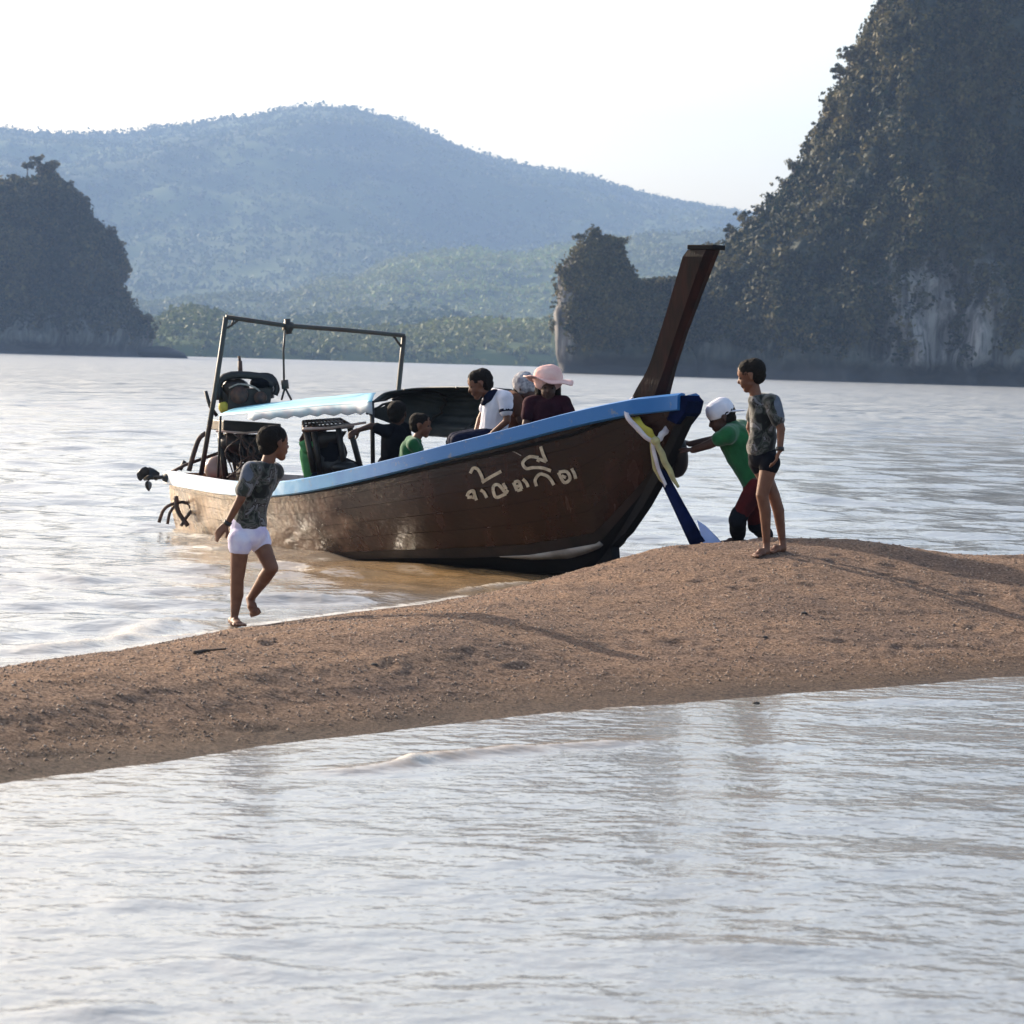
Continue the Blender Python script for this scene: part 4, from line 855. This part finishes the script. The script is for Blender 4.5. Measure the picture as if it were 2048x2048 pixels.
# ------------------------------------------------------------------ people
def capsule(a, b, ra, rb, wdir=None, fl=1., seg=16):
    a, b = V(a), V(b); d = b-a; L = np.linalg.norm(d)
    if L < 1e-6: d = V((0, 0, 1)); L = 1e-6; b = a+d*1e-6
    T = nrm(d); w_ = V(wdir) if wdir is not None else (V((1, 0, 0)) if abs(T[0]) < .8 else V((0, 1, 0)))
    w_ = nrm(w_-T*(w_@T)); u_ = np.cross(T, w_); rows = []
    for t in np.linspace(-1, 0, 6)[0:]: rows.append((a+T*ra*t*(1 if fl > .99 else 1), ra*math.sqrt(max(0, 1-t*t))))
    for t in np.linspace(0, 1, 6): rows.append((b+T*rb*t, rb*math.sqrt(max(0, 1-t*t))))
    vs = []
    for c, r in rows:
        r = max(r, 1e-4)
        for k in range(seg):
            an = 2*math.pi*k/seg; vs.append(c+w_*r*fl*math.cos(an)+u_*r*math.sin(an))
    n = len(rows); fs = [(i*seg+k, i*seg+(k+1) % seg, (i+1)*seg+(k+1) % seg, (i+1)*seg+k) for i in range(n-1) for k in range(seg)]+[tuple(range(seg))[::-1], tuple(range((n-1)*seg, n*seg))]
    return np.array(vs), fs
def melt(name, caps, voxel, mat_, parent, it=3, wr=0., ws=18, seed=0):
    v, f = join(*caps); o = obj('tmp', v, f, None, parent)
    m = o.modifiers.new('r', 'REMESH'); m.mode = 'VOXEL'; m.voxel_size = voxel; m.use_smooth_shade = True
    s = o.modifiers.new('s', 'SMOOTH'); s.factor = .5; s.iterations = it
    bpy.context.view_layer.update(); dg = bpy.context.evaluated_depsgraph_get(); me = bpy.data.meshes.new_from_object(o.evaluated_get(dg)); me.name = name
    om = o.data; bpy.data.objects.remove(o); bpy.data.meshes.remove(om)
    if wr:
        n = len(me.vertices); co = np.empty(n*3, np.float32); me.vertices.foreach_get('co', co); co = co.reshape(-1, 3); no = np.empty(n*3, np.float32); me.vertices.foreach_get('normal', no); no = no.reshape(-1, 3)
        q = co*V((1, 1, .55)); wv = fbm(q*ws, 3, seed)+.6*(1-2*abs(fbm(q*ws*.6+5, 2, seed+3))); me.vertices.foreach_set('co', (co+no*(wr*wv)[:, None]).astype(np.float32).ravel())
    me.materials.clear(); me.materials.append(mat_); me.polygons.foreach_set('use_smooth', [True]*len(me.polygons)); me.update()
    return link(name, me, None, parent)
def head(c, f, H, u=(0, 0, 1)):
    c, f, u = V(c), nrm(f), nrm(u); f = nrm(f-u*(f@u)); r = np.cross(f, u)
    k = [capsule(c-f*.12*H+u*.10*H, c+f*.05*H+u*.12*H, .355*H, .34*H, r, .86), capsule(c+f*.06*H, c+f*.16*H-u*.12*H, .29*H, .24*H, r, .95),
         capsule(c+f*.14*H-u*.22*H, c+f*.25*H-u*.36*H, .2*H, .105*H, r, 1.15), capsule(c+f*.33*H+u*.04*H, c+f*.405*H-u*.085*H, .04*H, .058*H), capsule(c+f*.36*H-u*.105*H+r*.035*H, c+f*.36*H-u*.105*H-r*.035*H, .045*H, .045*H),
         capsule(c+f*.355*H-u*.215*H+r*.07*H, c+f*.355*H-u*.215*H-r*.07*H, .035*H, .035*H), capsule(c+f*.34*H-u*.255*H+r*.05*H, c+f*.34*H-u*.255*H-r*.05*H, .037*H, .037*H),
         capsule(c+f*.3*H+u*.11*H+r*.13*H, c+f*.33*H+u*.11*H, .05*H, .05*H), capsule(c+f*.3*H+u*.11*H-r*.13*H, c+f*.33*H+u*.11*H, .05*H, .05*H)]
    for s in (-1, 1): k.append(capsule(c+r*s*.325*H-f*.02*H+u*.03*H, c+r*s*.335*H-f*.0*H-u*.10*H, .075*H, .045*H, r, .45))
    return k
def eyes(c, f, H, parent, u=(0, 0, 1)):
    c, f, u = V(c), nrm(f), nrm(u); f = nrm(f-u*(f@u)); r = np.cross(f, u)
    for s in (-1, 1):
        v, fc = lump(c+f*.315*H+r*s*.125*H+u*.02*H, .045*H, 2, (1, 1, .7)); obj('eye', v, fc, M['eye'], parent)
def hair(c, f, H, parent, u=(0, 0, 1), vox=.006, seed=0, m='hair'):
    c, f, u = V(c), nrm(f), nrm(u); f = nrm(f-u*(f@u)); r = np.cross(f, u)
    return melt('hair', [capsule(c-f*.135*H+u*.125*H, c+f*.03*H+u*.17*H, .368*H, .328*H, r, .905), capsule(c-f*.19*H-u*.08*H, c-f*.15*H+u*.1*H, .25*H, .345*H, r, 1.0)], vox*.8, M[m], parent, 1, .004, 90, seed)
def hand(wr, d, pn, sc_=.8, curl=.5, thumb=1):
    """wr wrist, d finger direction, pn palm normal"""
    wr, d, pn = V(wr), nrm(d), nrm(pn); pn = nrm(pn-d*(pn@d)); s = np.cross(d, pn)*thumb; k = []
    for i in range(4):
        o_ = s*(.012*(1.5-i))*sc_*1.35; k.append(capsule(wr+o_*.7+d*.01*sc_, wr+o_+d*.08*sc_, .014*sc_, .012*sc_, s, 1))
    for i, L in enumerate((.072, .08, .074, .058)):
        a = wr+s*(.0175*(1.5-i))*sc_+d*.082*sc_; th1 = curl*.6+.06*i; b = a+(d*math.cos(th1)+pn*math.sin(th1))*L*.5*sc_; th2 = curl*1.5+.08*i; c = b+(d*math.cos(th2)+pn*math.sin(th2))*L*.5*sc_
        k += [capsule(a, b, .0098*sc_, .009*sc_, seg=10), capsule(b, c, .009*sc_, .0075*sc_, seg=10)]
    a = wr+s*.022*sc_+d*.022*sc_; b = a+nrm(s*.8+d*.7+pn*.25)*.042*sc_; c = b+nrm(s*.25+d+pn*.3)*.034*sc_
    k += [capsule(a, b, .015*sc_, .0115*sc_, seg=10), capsule(b, c, .0115*sc_, .009*sc_, seg=10)]
    return k
def foot(heel, toe, sc_=.8, up=(0, 0, 1)):
    h_, t = V(heel), V(toe); d = nrm(t-h_); s = nrm(np.cross(d, up)); u = np.cross(s, d); L = np.linalg.norm(t-h_); k = [capsule(h_+u*.02*sc_, h_+d*L*.45+u*.03*sc_, .03*sc_, .032*sc_, s, 1), capsule(h_+d*L*.4+u*.022*sc_, h_+d*L*.74+u*.012*sc_, .03*sc_, .024*sc_, s, 1.45)]
    for i in range(5):
        o_ = s*(.019*(i-2))*sc_; e = h_+d*(L*(.97-.045*abs(i-1.2)))+o_*1.1; k.append(capsule(h_+d*L*.72+o_+u*.012*sc_, e+u*.008*sc_, .013*sc_, (.011 if i else .013)*sc_, seg=8))
    return k
def footprint_z(p): return float(max(sand_z(np.array([p[0]]), np.array([p[1]]))[0], -.03))

# --- boy walking at the water's edge (left)
Y1 = 17.35
def j1(x, y, d=0): return at(x, y, Y1+d)
b1 = empty('person', onz(472, 1252, 0)); tag(b1, 'boy in camouflage T-shirt and white shorts walking barefoot at the water edge', 'person')
fd1 = nrm(V((.78, .55, -.25))); hc = j1(548, 887, .02); nk = j1(533, 922)
ls, rs = j1(503, 942, -.09), j1(548, 944, .13); ch_ = j1(523, 956, .02); wa = j1(503, 1020, .02); hipc = j1(498, 1068, .02)
hl, hr = j1(481, 1080, -.03), j1(515, 1074, .07); knl, anl = j1(474, 1162, -.02), j1(469, 1232, 0); knr, anr = j1(543, 1136, .0), j1(502, 1196, .18)
elb, wrs = j1(480, 1000, -.12), j1(454, 1048, -.10)
elf, wrf = j1(533, 985, .19), j1(524, 1028, .16)
heel1 = j1(463, 1246, .06); toe1 = j1(482, 1253, -.12)
body = head(hc, fd1, .232)+[capsule(nk-V((0, 0, .03)), hc-V((0, 0, .06))-fd1*.02, .042, .04), capsule(ch_, wa, .085, .075, V((1, .2, 0)), .8), capsule(wa, hipc, .075, .088), capsule(ls, rs, .042, .042),
        capsule(hl, knl, .064, .042), capsule(knl, j1(474, 1190, -.0), .042, .042), capsule(j1(474, 1188, .005), anl, .042, .024), capsule(hr, knr, .066, .044), capsule(knr, j1(529, 1156, .06), .043, .043), capsule(j1(530, 1155, .06), anr, .042, .025),
        capsule(ls, elb, .037, .029), capsule(elb, wrs, .028, .019), capsule(rs, elf, .034, .028), capsule(elf, wrf, .026, .018)]
body += [capsule(anl, j1(468, 1246, .03), .024, .027)]+foot(heel1, toe1, .8)
hr1 = anr+V((-.0, .02, -.01)); tr1 = j1(514, 1233, .13); body += [capsule(anr, hr1, .026, .028)]+foot(hr1, tr1, .8, nrm(V((-.6, -.5, .5))))
body += hand(wrs, nrm(j1(434, 1070, -.1)-wrs), nrm(V((.5, .5, .2))), .82, .35)+hand(wrf, nrm(V((.15, -.2, -1))), V((-1, 0, 0)), .82, .5, -1)
melt('body', body, .0046, M['skin'], b1, 3)
eyes(hc, fd1, .232, b1); hair(hc, fd1, .232, b1, seed=3)
shirt = [capsule(ch_+V((0, 0, -.01)), wa, .098, .092, V((1, .2, 0)), .9), capsule(wa, j1(500, 1045, .02), .092, .104), capsule(j1(500, 1044, .02), j1(497, 1056, .02), .104, .098), capsule(ls, rs, .055, .055), capsule(nk-V((0, 0, .055)), ch_, .056, .08),
         capsule(ls, ls*.35+elb*.65, .052, .047), capsule(rs, rs*.4+elf*.6, .05, .046)]
melt('t_shirt', shirt, .007, M['camo'], b1, 2, .011, 13, 4)
yk = [capsule(ls+V((0, 0, .006)), rs+V((0, 0, .006)), .0535, .0535), capsule(ls+V((-.004, -.004, 0)), ls*.62+elb*.38, .056, .052), capsule(nk-V((0, 0, .04)), nk-V((0, 0, .05)), .05, .054)]
melt('shirt_yoke', yk, .007, M['grey_yoke'], b1, 2, .004, 16, 6)
sh = [capsule(j1(497, 1050, .02), hipc, .094, .099, V((1, 0, 0)), 1.15), capsule(hl, hl*.86+knl*.14, .078, .072), capsule(hr, hr*.82+knr*.18, .078, .072)]
melt('shorts', sh, .007, M['lilac_cloth'], b1, 2, .004, 18, 8)
wd = nrm(wrs-elb); obj('wristband', *tube([wrs-wd*.02, wrs+wd*.004], .026, 14), M['black'], b1)

# --- boy standing on the sand, looking down (right)
G2a, G2b = on_sand(1510, 1111), on_sand(1540, 1106); Y2 = float((G2a[1]+G2b[1])/2)
def j2(x, y, d=0): return at(x, y, Y2+d)
b2 = empty('person', (G2a+G2b)/2); tag(b2, 'boy in camouflage T-shirt and dark shorts standing barefoot on top of the sandbar', 'person')
fd2 = nrm(V((-.78, .12, -.42))); up2 = nrm(V((-.35, .05, 1))); hc = j2(1502, 751); nk = j2(1513, 787, 0)
ls, rs = j2(1546, 806, -.08), j2(1513, 803, .12); ch_ = j2(1526, 824, .02); wa = j2(1526, 872, .02); hipc = j2(1525, 912, .02)
hl, hr = j2(1540, 925, -.04), j2(1516, 925, .07); kn1, an1 = j2(1524, 990, -.06), j2(1529, 1078, -.02); kn2, an2 = j2(1548, 992, .06), j2(1560, 1076, .08)
# rear leg foot at right, front foot crosses towards the left
elb, wrs = j2(1562, 858, -.12), j2(1560, 900, -.14); elf, wrf = j2(1500, 855, .16), j2(1512, 900, .12)
gz = lambda p: V((p[0], p[1], footprint_z(p)+.005))
h2 = gz(j2(1533, 1096, -.02)); t2 = gz(j2(1507, 1108, -.12)); h3 = gz(j2(1566, 1090, .09)); t3 = gz(j2(1535, 1104, -.0))
an1 = h2+V((.0, .01, .07)); an2 = h3+V((-.005, .01, .075))
body = head(hc, fd2, .228, up2)+[capsule(nk-V((0, 0, .03)), hc-V((-.02, 0, .07)), .042, .04), capsule(ch_, wa, .088, .078, V((1, .2, 0)), .85), capsule(wa, hipc, .078, .088), capsule(ls, rs, .042, .042),
        capsule(hl, kn1, .064, .043), capsule(kn1, kn1*.68+an1*.32+V((.012, 0, 0)), .042, .041), capsule(kn1*.68+an1*.32+V((.012, 0, 0)), an1, .041, .025), capsule(hr, kn2, .064, .043), capsule(kn2, kn2*.68+an2*.32+V((.012, 0, 0)), .042, .041), capsule(kn2*.68+an2*.32+V((.012, 0, 0)), an2, .041, .025),
        capsule(an1, h2+V((0, 0, .02)), .025, .026), capsule(an2, h3+V((0, 0, .02)), .025, .026), capsule(ls, elb, .037, .03), capsule(elb, wrs, .029, .02), capsule(rs, elf, .034, .028), capsule(elf, wrf, .026, .018)]+foot(h2, t2)+foot(h3, t3)
body += hand(wrs, nrm(j2(1549, 930, -.14)-wrs), nrm(V((-1, .1, 0))), .85, .3)+hand(wrf, V((.1, 0, -1)), V((1, 0, 0)), .82, .5, -1)
melt('body', body, .0046, M['skin'], b2, 3); eyes(hc, fd2, .228, b2, up2); hair(hc, fd2, .228, b2, up2, seed=13)
shirt = [capsule(ch_, wa, .100, .095, V((1, .2, 0)), .92), capsule(wa, j2(1523, 893, .02), .095, .098), capsule(ls, rs, .055, .055), capsule(nk-V((0, 0, .055)), ch_, .056, .08), capsule(ls, ls*.35+elb*.65, .053, .047), capsule(rs, rs*.4+elf*.6, .05, .046)]
melt('t_shirt', shirt, .007, M['camo'], b2, 2, .011, 13, 24)
melt('shirt_yoke', [capsule(ls+V((0, 0, .006)), rs+V((0, 0, .006)), .0535, .0535), capsule(ls+V((.0, -.003, 0)), ls*.5+elb*.5, .0555, .051), capsule(nk-V((0, 0, .04)), nk-V((0, 0, .05)), .05, .054)], .007, M['grey_yoke'], b2, 2, .004, 16, 6)
melt('shorts', [capsule(j2(1525, 905, .02), hipc, .086, .09, V((1, 0, 0)), 1.1), capsule(hl, hl*.88+kn1*.12, .072, .068), capsule(hr, hr*.88+kn2*.12, .07, .066)], .007, M['dark_cloth'], b2, 2, .004, 18, 8)
wd = nrm(wrs-elb); obj('wristband', *tube([wrs-wd*.02, wrs+wd*.006], .028, 14), M['black'], b2)

# --- man pushing the bow
Y3 = 21.2
def j3(x, y, d=0): return at(x, y, Y3+d)
b3 = empty('person', V((1.9, 21.7, footprint_z((1.9, 21.7))))); tag(b3, 'man in green shirt and white cap bending to push the boat bow', 'person')
fd3 = nrm(V((-.8, -.15, -.5))); up3 = nrm(V((-.45, 0, 1))); hc = j3(1443, 836); H3 = .25; nk = j3(1464, 858)
ls, rs = j3(1456, 870, -.14), j3(1484, 858, .16); ch_ = j3(1474, 882); wa = j3(1492, 930); hipc = j3(1513, 966)
kn1 = j3(1474, 1040, -.08); an1 = V(j3(1476, 1105, .25)); an1[2] = footprint_z(an1)+.08; kn2 = j3(1512, 1050, .15); an2 = V(j3(1534, 1105, .4)); an2[2] = footprint_z(an2)+.08
el, wr_ = j3(1418, 889, -.1), j3(1386, 900, -.02); el2, wr2 = j3(1425, 880, .25), j3(1380, 888, .22)
body = head(hc, fd3, H3, up3)+[capsule(nk, hc-V((-.02, 0, .07)), .052, .048), capsule(ch_, wa, .115, .09), capsule(wa, hipc, .09, .095), capsule(ls, rs, .055, .055), capsule(ls, el, .045, .036), capsule(el, wr_, .036, .026), capsule(rs, el2, .042, .034), capsule(el2, wr2, .034, .024),
      capsule(hipc-V((0, .06, 0)), kn1, .07, .052), capsule(kn1, an1, .055, .036), capsule(hipc+V((0, .06, 0)), kn2, .07, .052), capsule(kn2, an2, .055, .036)]+foot(an1-V((0, 0, .07))+V((.05, 0, 0)), an1-V((.2, .03, .07)), 1)+foot(an2-V((0, 0, .07))+V((.05, 0, 0)), an2-V((.2, .03, .07)), 1)
body += hand(wr_, nrm(j3(1366, 898, 0)-wr_), nrm(V((-.6, .2, -.6))), 1, .25)+hand(wr2, nrm(V((-1, 0, .3))), nrm(V((-.6, .2, -.6))), 1, .25, -1)
melt('body', body, .006, M['skin_dark'], b3, 3); eyes(hc, fd3, H3, b3, up3); hair(hc, fd3, H3, b3, up3, .007, 33)
melt('shirt', [capsule(ch_, wa, .13, .105), capsule(wa, hipc, .105, .105), capsule(ls, rs, .075, .075), capsule(nk, ch_, .07, .1), capsule(ls, ls*.55+el*.45, .068, .058), capsule(rs, rs*.6+el2*.4, .065, .058)], .009, M['green_cloth'], b3, 3, .01, 10, 34)
melt('trousers', [capsule(hipc, hipc-V((0, 0, .04)), .108, .105), capsule(hipc-V((0, .06, .02)), kn1, .082, .06), capsule(hipc+V((0, .06, -.02)), kn2, .082, .06)], .009, M['red_cloth'], b3, 3, .009, 11, 35)
melt('wet_trouser_leg', [capsule(kn1+V((.025, 0, .05)), kn1, .068, .068), capsule(kn1, kn1*.1+an1*.9, .068, .05), capsule(kn2, kn2*.1+an2*.9, .064, .05)], .009, M['dark_cloth'], b3, 3, .009, 11, 36)
r3 = np.cross(fd3, up3)
melt('cap', [capsule(hc-fd3*.03*1+up3*.052, hc+fd3*.015+up3*.058, .097, .09, r3, .95)], .008, M['white_cloth'], b3, 1)
pkc = hc-fd3*.085+up3*.07
pk1 = hc+V((.15, .0, .062)); pk0 = hc+V((.07, 0, .055))
melt('cap_peak', [capsule(pk0-V((0, .03, 0)), pk1, .04, .03, V((0, 0, 1)), .22), capsule(pk0+V((0, .03, 0)), pk1, .04, .03, V((0, 0, 1)), .22)], .005, M['white_cloth'], b3, 1)

# --- boy in white shirt on the boat
def seated(name_label, Y, hx, hy, H, f, up, sh_, hip_, arms, skin, shirt_m, nkx, seed, hairy=True, rad=1., face=True):
    J = lambda x, y, d=0: at(x, y, Y+d)
    hp_ = J(*hip_); b = empty('person', hp_-V((0, 0, .1))); tag(b, name_label, 'person')
    hc = J(hx, hy); f = nrm(f); up = nrm(up); nk = J(*nkx); a, c = [J(*q) for q in sh_]; ch_ = (a+c)/2-V((0, 0, .06)); fl = nrm(V((f[0], f[1], 0)))
    s = nrm(np.cross(fl, (0, 0, 1)))
    bd = head(hc, f, H, up)+[capsule(nk-V((0, 0, .02)), hc-up*.06, .045*rad, .042*rad), capsule(ch_, hp_, .1*rad, .1*rad), capsule(a, c, .046*rad, .046*rad)]
    kl = [hp_+fl*.30+s*k*.09+V((0, 0, -.05)) for k in (-1, 1)]
    for k, q in zip((-1, 1), kl): bd += [capsule(hp_+s*k*.07, q, .07*rad, .052*rad), capsule(q, q-V((0, 0, .3)), .05*rad, .03*rad)]+foot(q-V((0, 0, .33))-fl*.03, q-V((0, 0, .33))+fl*.16, .85)
    sv = [capsule(ch_, hp_, .118*rad, .12*rad), capsule(a, c, .062*rad, .062*rad), capsule(nk-V((0, 0, .045)), ch_, .058*rad, .09*rad)]; cuffs = []
    for (sp, (e, w_)) in zip((a, c), arms):
        e, w_ = J(*e), J(*w_); bd += [capsule(sp, e, .038*rad, .031*rad), capsule(e, w_, .03*rad, .021*rad)]+hand(w_, nrm(nrm(w_-e)+V((0, 0, -.2))), fl, .85*rad, .6)
        sv.append(capsule(sp, sp*.45+e*.55, .058*rad, .052*rad)); cuffs.append((sp*.45+e*.55, nrm(e-sp)))
    melt('body', bd, .0065, M[skin], b, 3)
    if face: eyes(hc, f, H, b, up)
    if hairy: hair(hc, f, H, b, up, .007, seed)
    melt('shirt', sv, .008, M[shirt_m], b, 3, .009, 12, seed+1)
    melt('trousers', [capsule(hp_, hp_-V((0, 0, .02)), .125*rad, .12*rad)]+[capsule(hp_+s*k*.07, q, .084*rad, .07*rad) for k, q in zip((-1, 1), kl)], .009, M['navy_cloth'], b, 2, .006, 12, seed+2)
    return b, hc, nk, a, c, cuffs, f, up
b4, hc, nk, a, c, cuffs, f4, u4 = seated('boy in white shirt with navy collar sitting on the boat, head bowed', 23.35, 960, 768, .25, (-.72, -.1, -.6), (-.45, 0, 1),
       ((1010, 797, -.1), (985, 790, .2)), (985, 872, .1), (((1014, 842, -.14), (985, 866, -.12)), ((960, 840, .2), (950, 872, .1))), 'skin', 'white_cloth', (980, 790, .05), 41)
melt('collar', [capsule(nk+V((.02, -.02, .0)), nk-V((.04, .03, .055)), .068, .045, V((0, 0, 1)), .6), capsule(nk-V((0, .04, .02)), nk+V((.05, -.02, 0)), .06, .05)], .007, M['navy_cloth'], b4, 2)
obj('cuff', *tube([cuffs[0][0]-cuffs[0][1]*.012, cuffs[0][0]+cuffs[0][1]*.012], .06, 16), M['navy_cloth'], b4)
# --- woman in the pink sun hat
b5, hc, nk, a, c, cuffs, f5, u5 = seated('person in a pink wide brimmed hat and dark maroon top seated facing the camera', 22.75, 1096, 775, .25, (.05, -.9, -.35), (0, -.1, 1),
       ((1062, 808, 0), (1126, 808, 0)), (1095, 880, .1), (((1052, 850, -.05), (1085, 862, -.2)), ((1142, 838, -.05), (1118, 856, -.2))), 'skin_dark', 'maroon_cloth', (1095, 800, .02), 51, rad=1.12)
for s in (-1, 1): pass
melt('long_hair', [capsule(hc+V((s*.065, .03, .02)), hc+V((s*.075, .01, -.13)), .04, .032) for s in (-1, 1)]+[capsule(hc+V((0, .07, .02)), hc+V((0, .08, -.12)), .07, .06)], .008, M['hair'], b5, 2, .006, 40, 3)
hcr = hc+V((0, .01, .075))
melt('hat_crown', [capsule(hcr+V((-.02, 0, 0)), hcr+V((.02, 0, .005)), .108, .105, V((0, 0, 1)), 1)], .009, M['pink_cloth'], b5, 2, .006, 20, 12)
hv = []
for i, r_ in enumerate(np.linspace(.09, .205, 6)):
    for k in range(48):
        an = 2*math.pi*k/48; hv.append(hcr+V((r_*math.cos(an), r_*math.sin(an)*.9, -.012-.1*(r_-.09)+.018*math.sin(2*an+.6)*(r_-.09)/.115+.01*math.sin(5*an)*(r_-.09)/.115-.022*math.cos(an)*(r_-.09)/.115)))
hf = [(i*48+k, i*48+(k+1) % 48, (i+1)*48+(k+1) % 48, (i+1)*48+k) for i in range(5) for k in range(48)]
o = obj('hat_brim', np.array(hv), hf, M['pink_cloth'], b5); o.modifiers.new('s', 'SOLIDIFY').thickness = .008
# --- person behind, brown top and patterned head cloth
b6, hc, nk, a, c, cuffs, f6, u6 = seated('person in brown top with grey patterned head cloth bent behind the boy in white', 23.7, 1051, 778, .24, (.5, -.4, -.7), (.3, 0, 1),
       ((1030, 800, -.1), (1026, 795, .15)), (1030, 880, .1), (((1040, 840, -.12), (1062, 866, -.1)), ((1035, 840, .2), (1060, 860, .2))), 'skin_dark', 'brown_cloth', (1036, 790, .0), 61, face=False)
r6 = np.cross(f6, u6); melt('head_cloth', [capsule(hc-f6*.03+V((0, 0, .03)), hc+f6*.01+V((0, 0, .04)), .1, .095, r6, .92)], .008, M['grey_cloth'], b6, 2, .005, 30, 4)
# --- three on the after part of the boat
seated('child in bright green shirt leaning on the rail under the dark canopy', 24.3, 842, 851, .22, (.85, -.2, -.25), (.1, 0, 1), ((826, 890, -.08), (822, 884, .12)), (822, 935, .1), (((842, 908, -.1), (860, 918, -.16)), ((840, 908, .12), (858, 915, .1))), 'skin', 'green_cloth', (832, 874, 0), 71, rad=.88)
b8 = seated('person in dark clothes reaching out an arm beside the canopy post', 24.8, 795, 828, .24, (.3, .8, -.3), (0, 0, 1), ((770, 862, -.1), (808, 858, .1)), (788, 930, .1), (((742, 852, -.1), (718, 860, -.1)), ((815, 895, .1), (812, 915, 0))), 'skin_dark', 'dark_cloth', (790, 850, 0), 81, face=False)
seated('person in pale green shirt stooping behind the dark rack', 25.9, 634, 874, .23, (.6, .3, -.6), (.3, 0, 1), ((614, 895, -.1), (632, 893, .1)), (630, 945, .1), (((604, 880, -.12), (612, 862, -.1)), ((645, 920, .1), (650, 935, .1))), 'skin_dark', 'pale_green_cloth', (626, 890, 0), 91, face=False, rad=.9)

# ------------------------------------------------------------------ bits lying on the sand
def pebble(px, py, r, label, seed):
    p = on_sand(px, py); o = empty('stone', p); tag(o, label, 'stone'); o2 = None
    v, f = lump(p+V((0, 0, r*.3)), r, seed, (1.3, 1, .6)); bpy.data.objects.remove(o)
    me = obj('stone', v-p, f, M['stone']); me.location = tuple(p); tag(me, label, 'stone')
pebble(1512, 1408, .014, 'small dark stone at the near water edge of the sandbar', 1)
pebble(1608, 1228, .016, 'dark stone below the shadow on the upper sand', 2)
pebble(1530, 1276, .013, 'small dark stone midway down the sand slope', 3)
pebble(748, 1331, .014, 'dark pebble at the centre left of the sandbar', 5)
def stick(pts, r, label):
    P = [on_sand(*p)+V((0, 0, r)) for p in pts]; me = obj('stick', *(lambda v, f: (v-P[0], f))(*tube(spline(P, 10), [r*.8]*5+[r*.45]*5, 6)), M['stick']); me.location = tuple(P[0]); tag(me, label, 'stick')
stick([(388, 1310), (415, 1306), (452, 1303)], .012, 'thin driftwood stick lying on the sand under the walking boy')

# ------------------------------------------------------------------ air
hz, hzf = boxx((0, 2350, 221.5), (2700, 0, 0), (0, 2700, 0), (0, 0, 224.5))
m = bpy.data.materials.new('air'); m.use_nodes = True; t = m.node_tree; t.nodes.remove(t.nodes['Principled BSDF'])
pv_ = t.nodes.new('ShaderNodeVolumePrincipled'); pv_.inputs['Color'].default_value = (.36, .53, .86, 1); pv_.inputs['Density'].default_value = .00020; pv_.inputs['Anisotropy'].default_value = 0
t.links.new(pv_.outputs[0], t.nodes['Material Output'].inputs['Volume'])
tag(obj('haze', hz, hzf, m, None, False), kind='stuff')
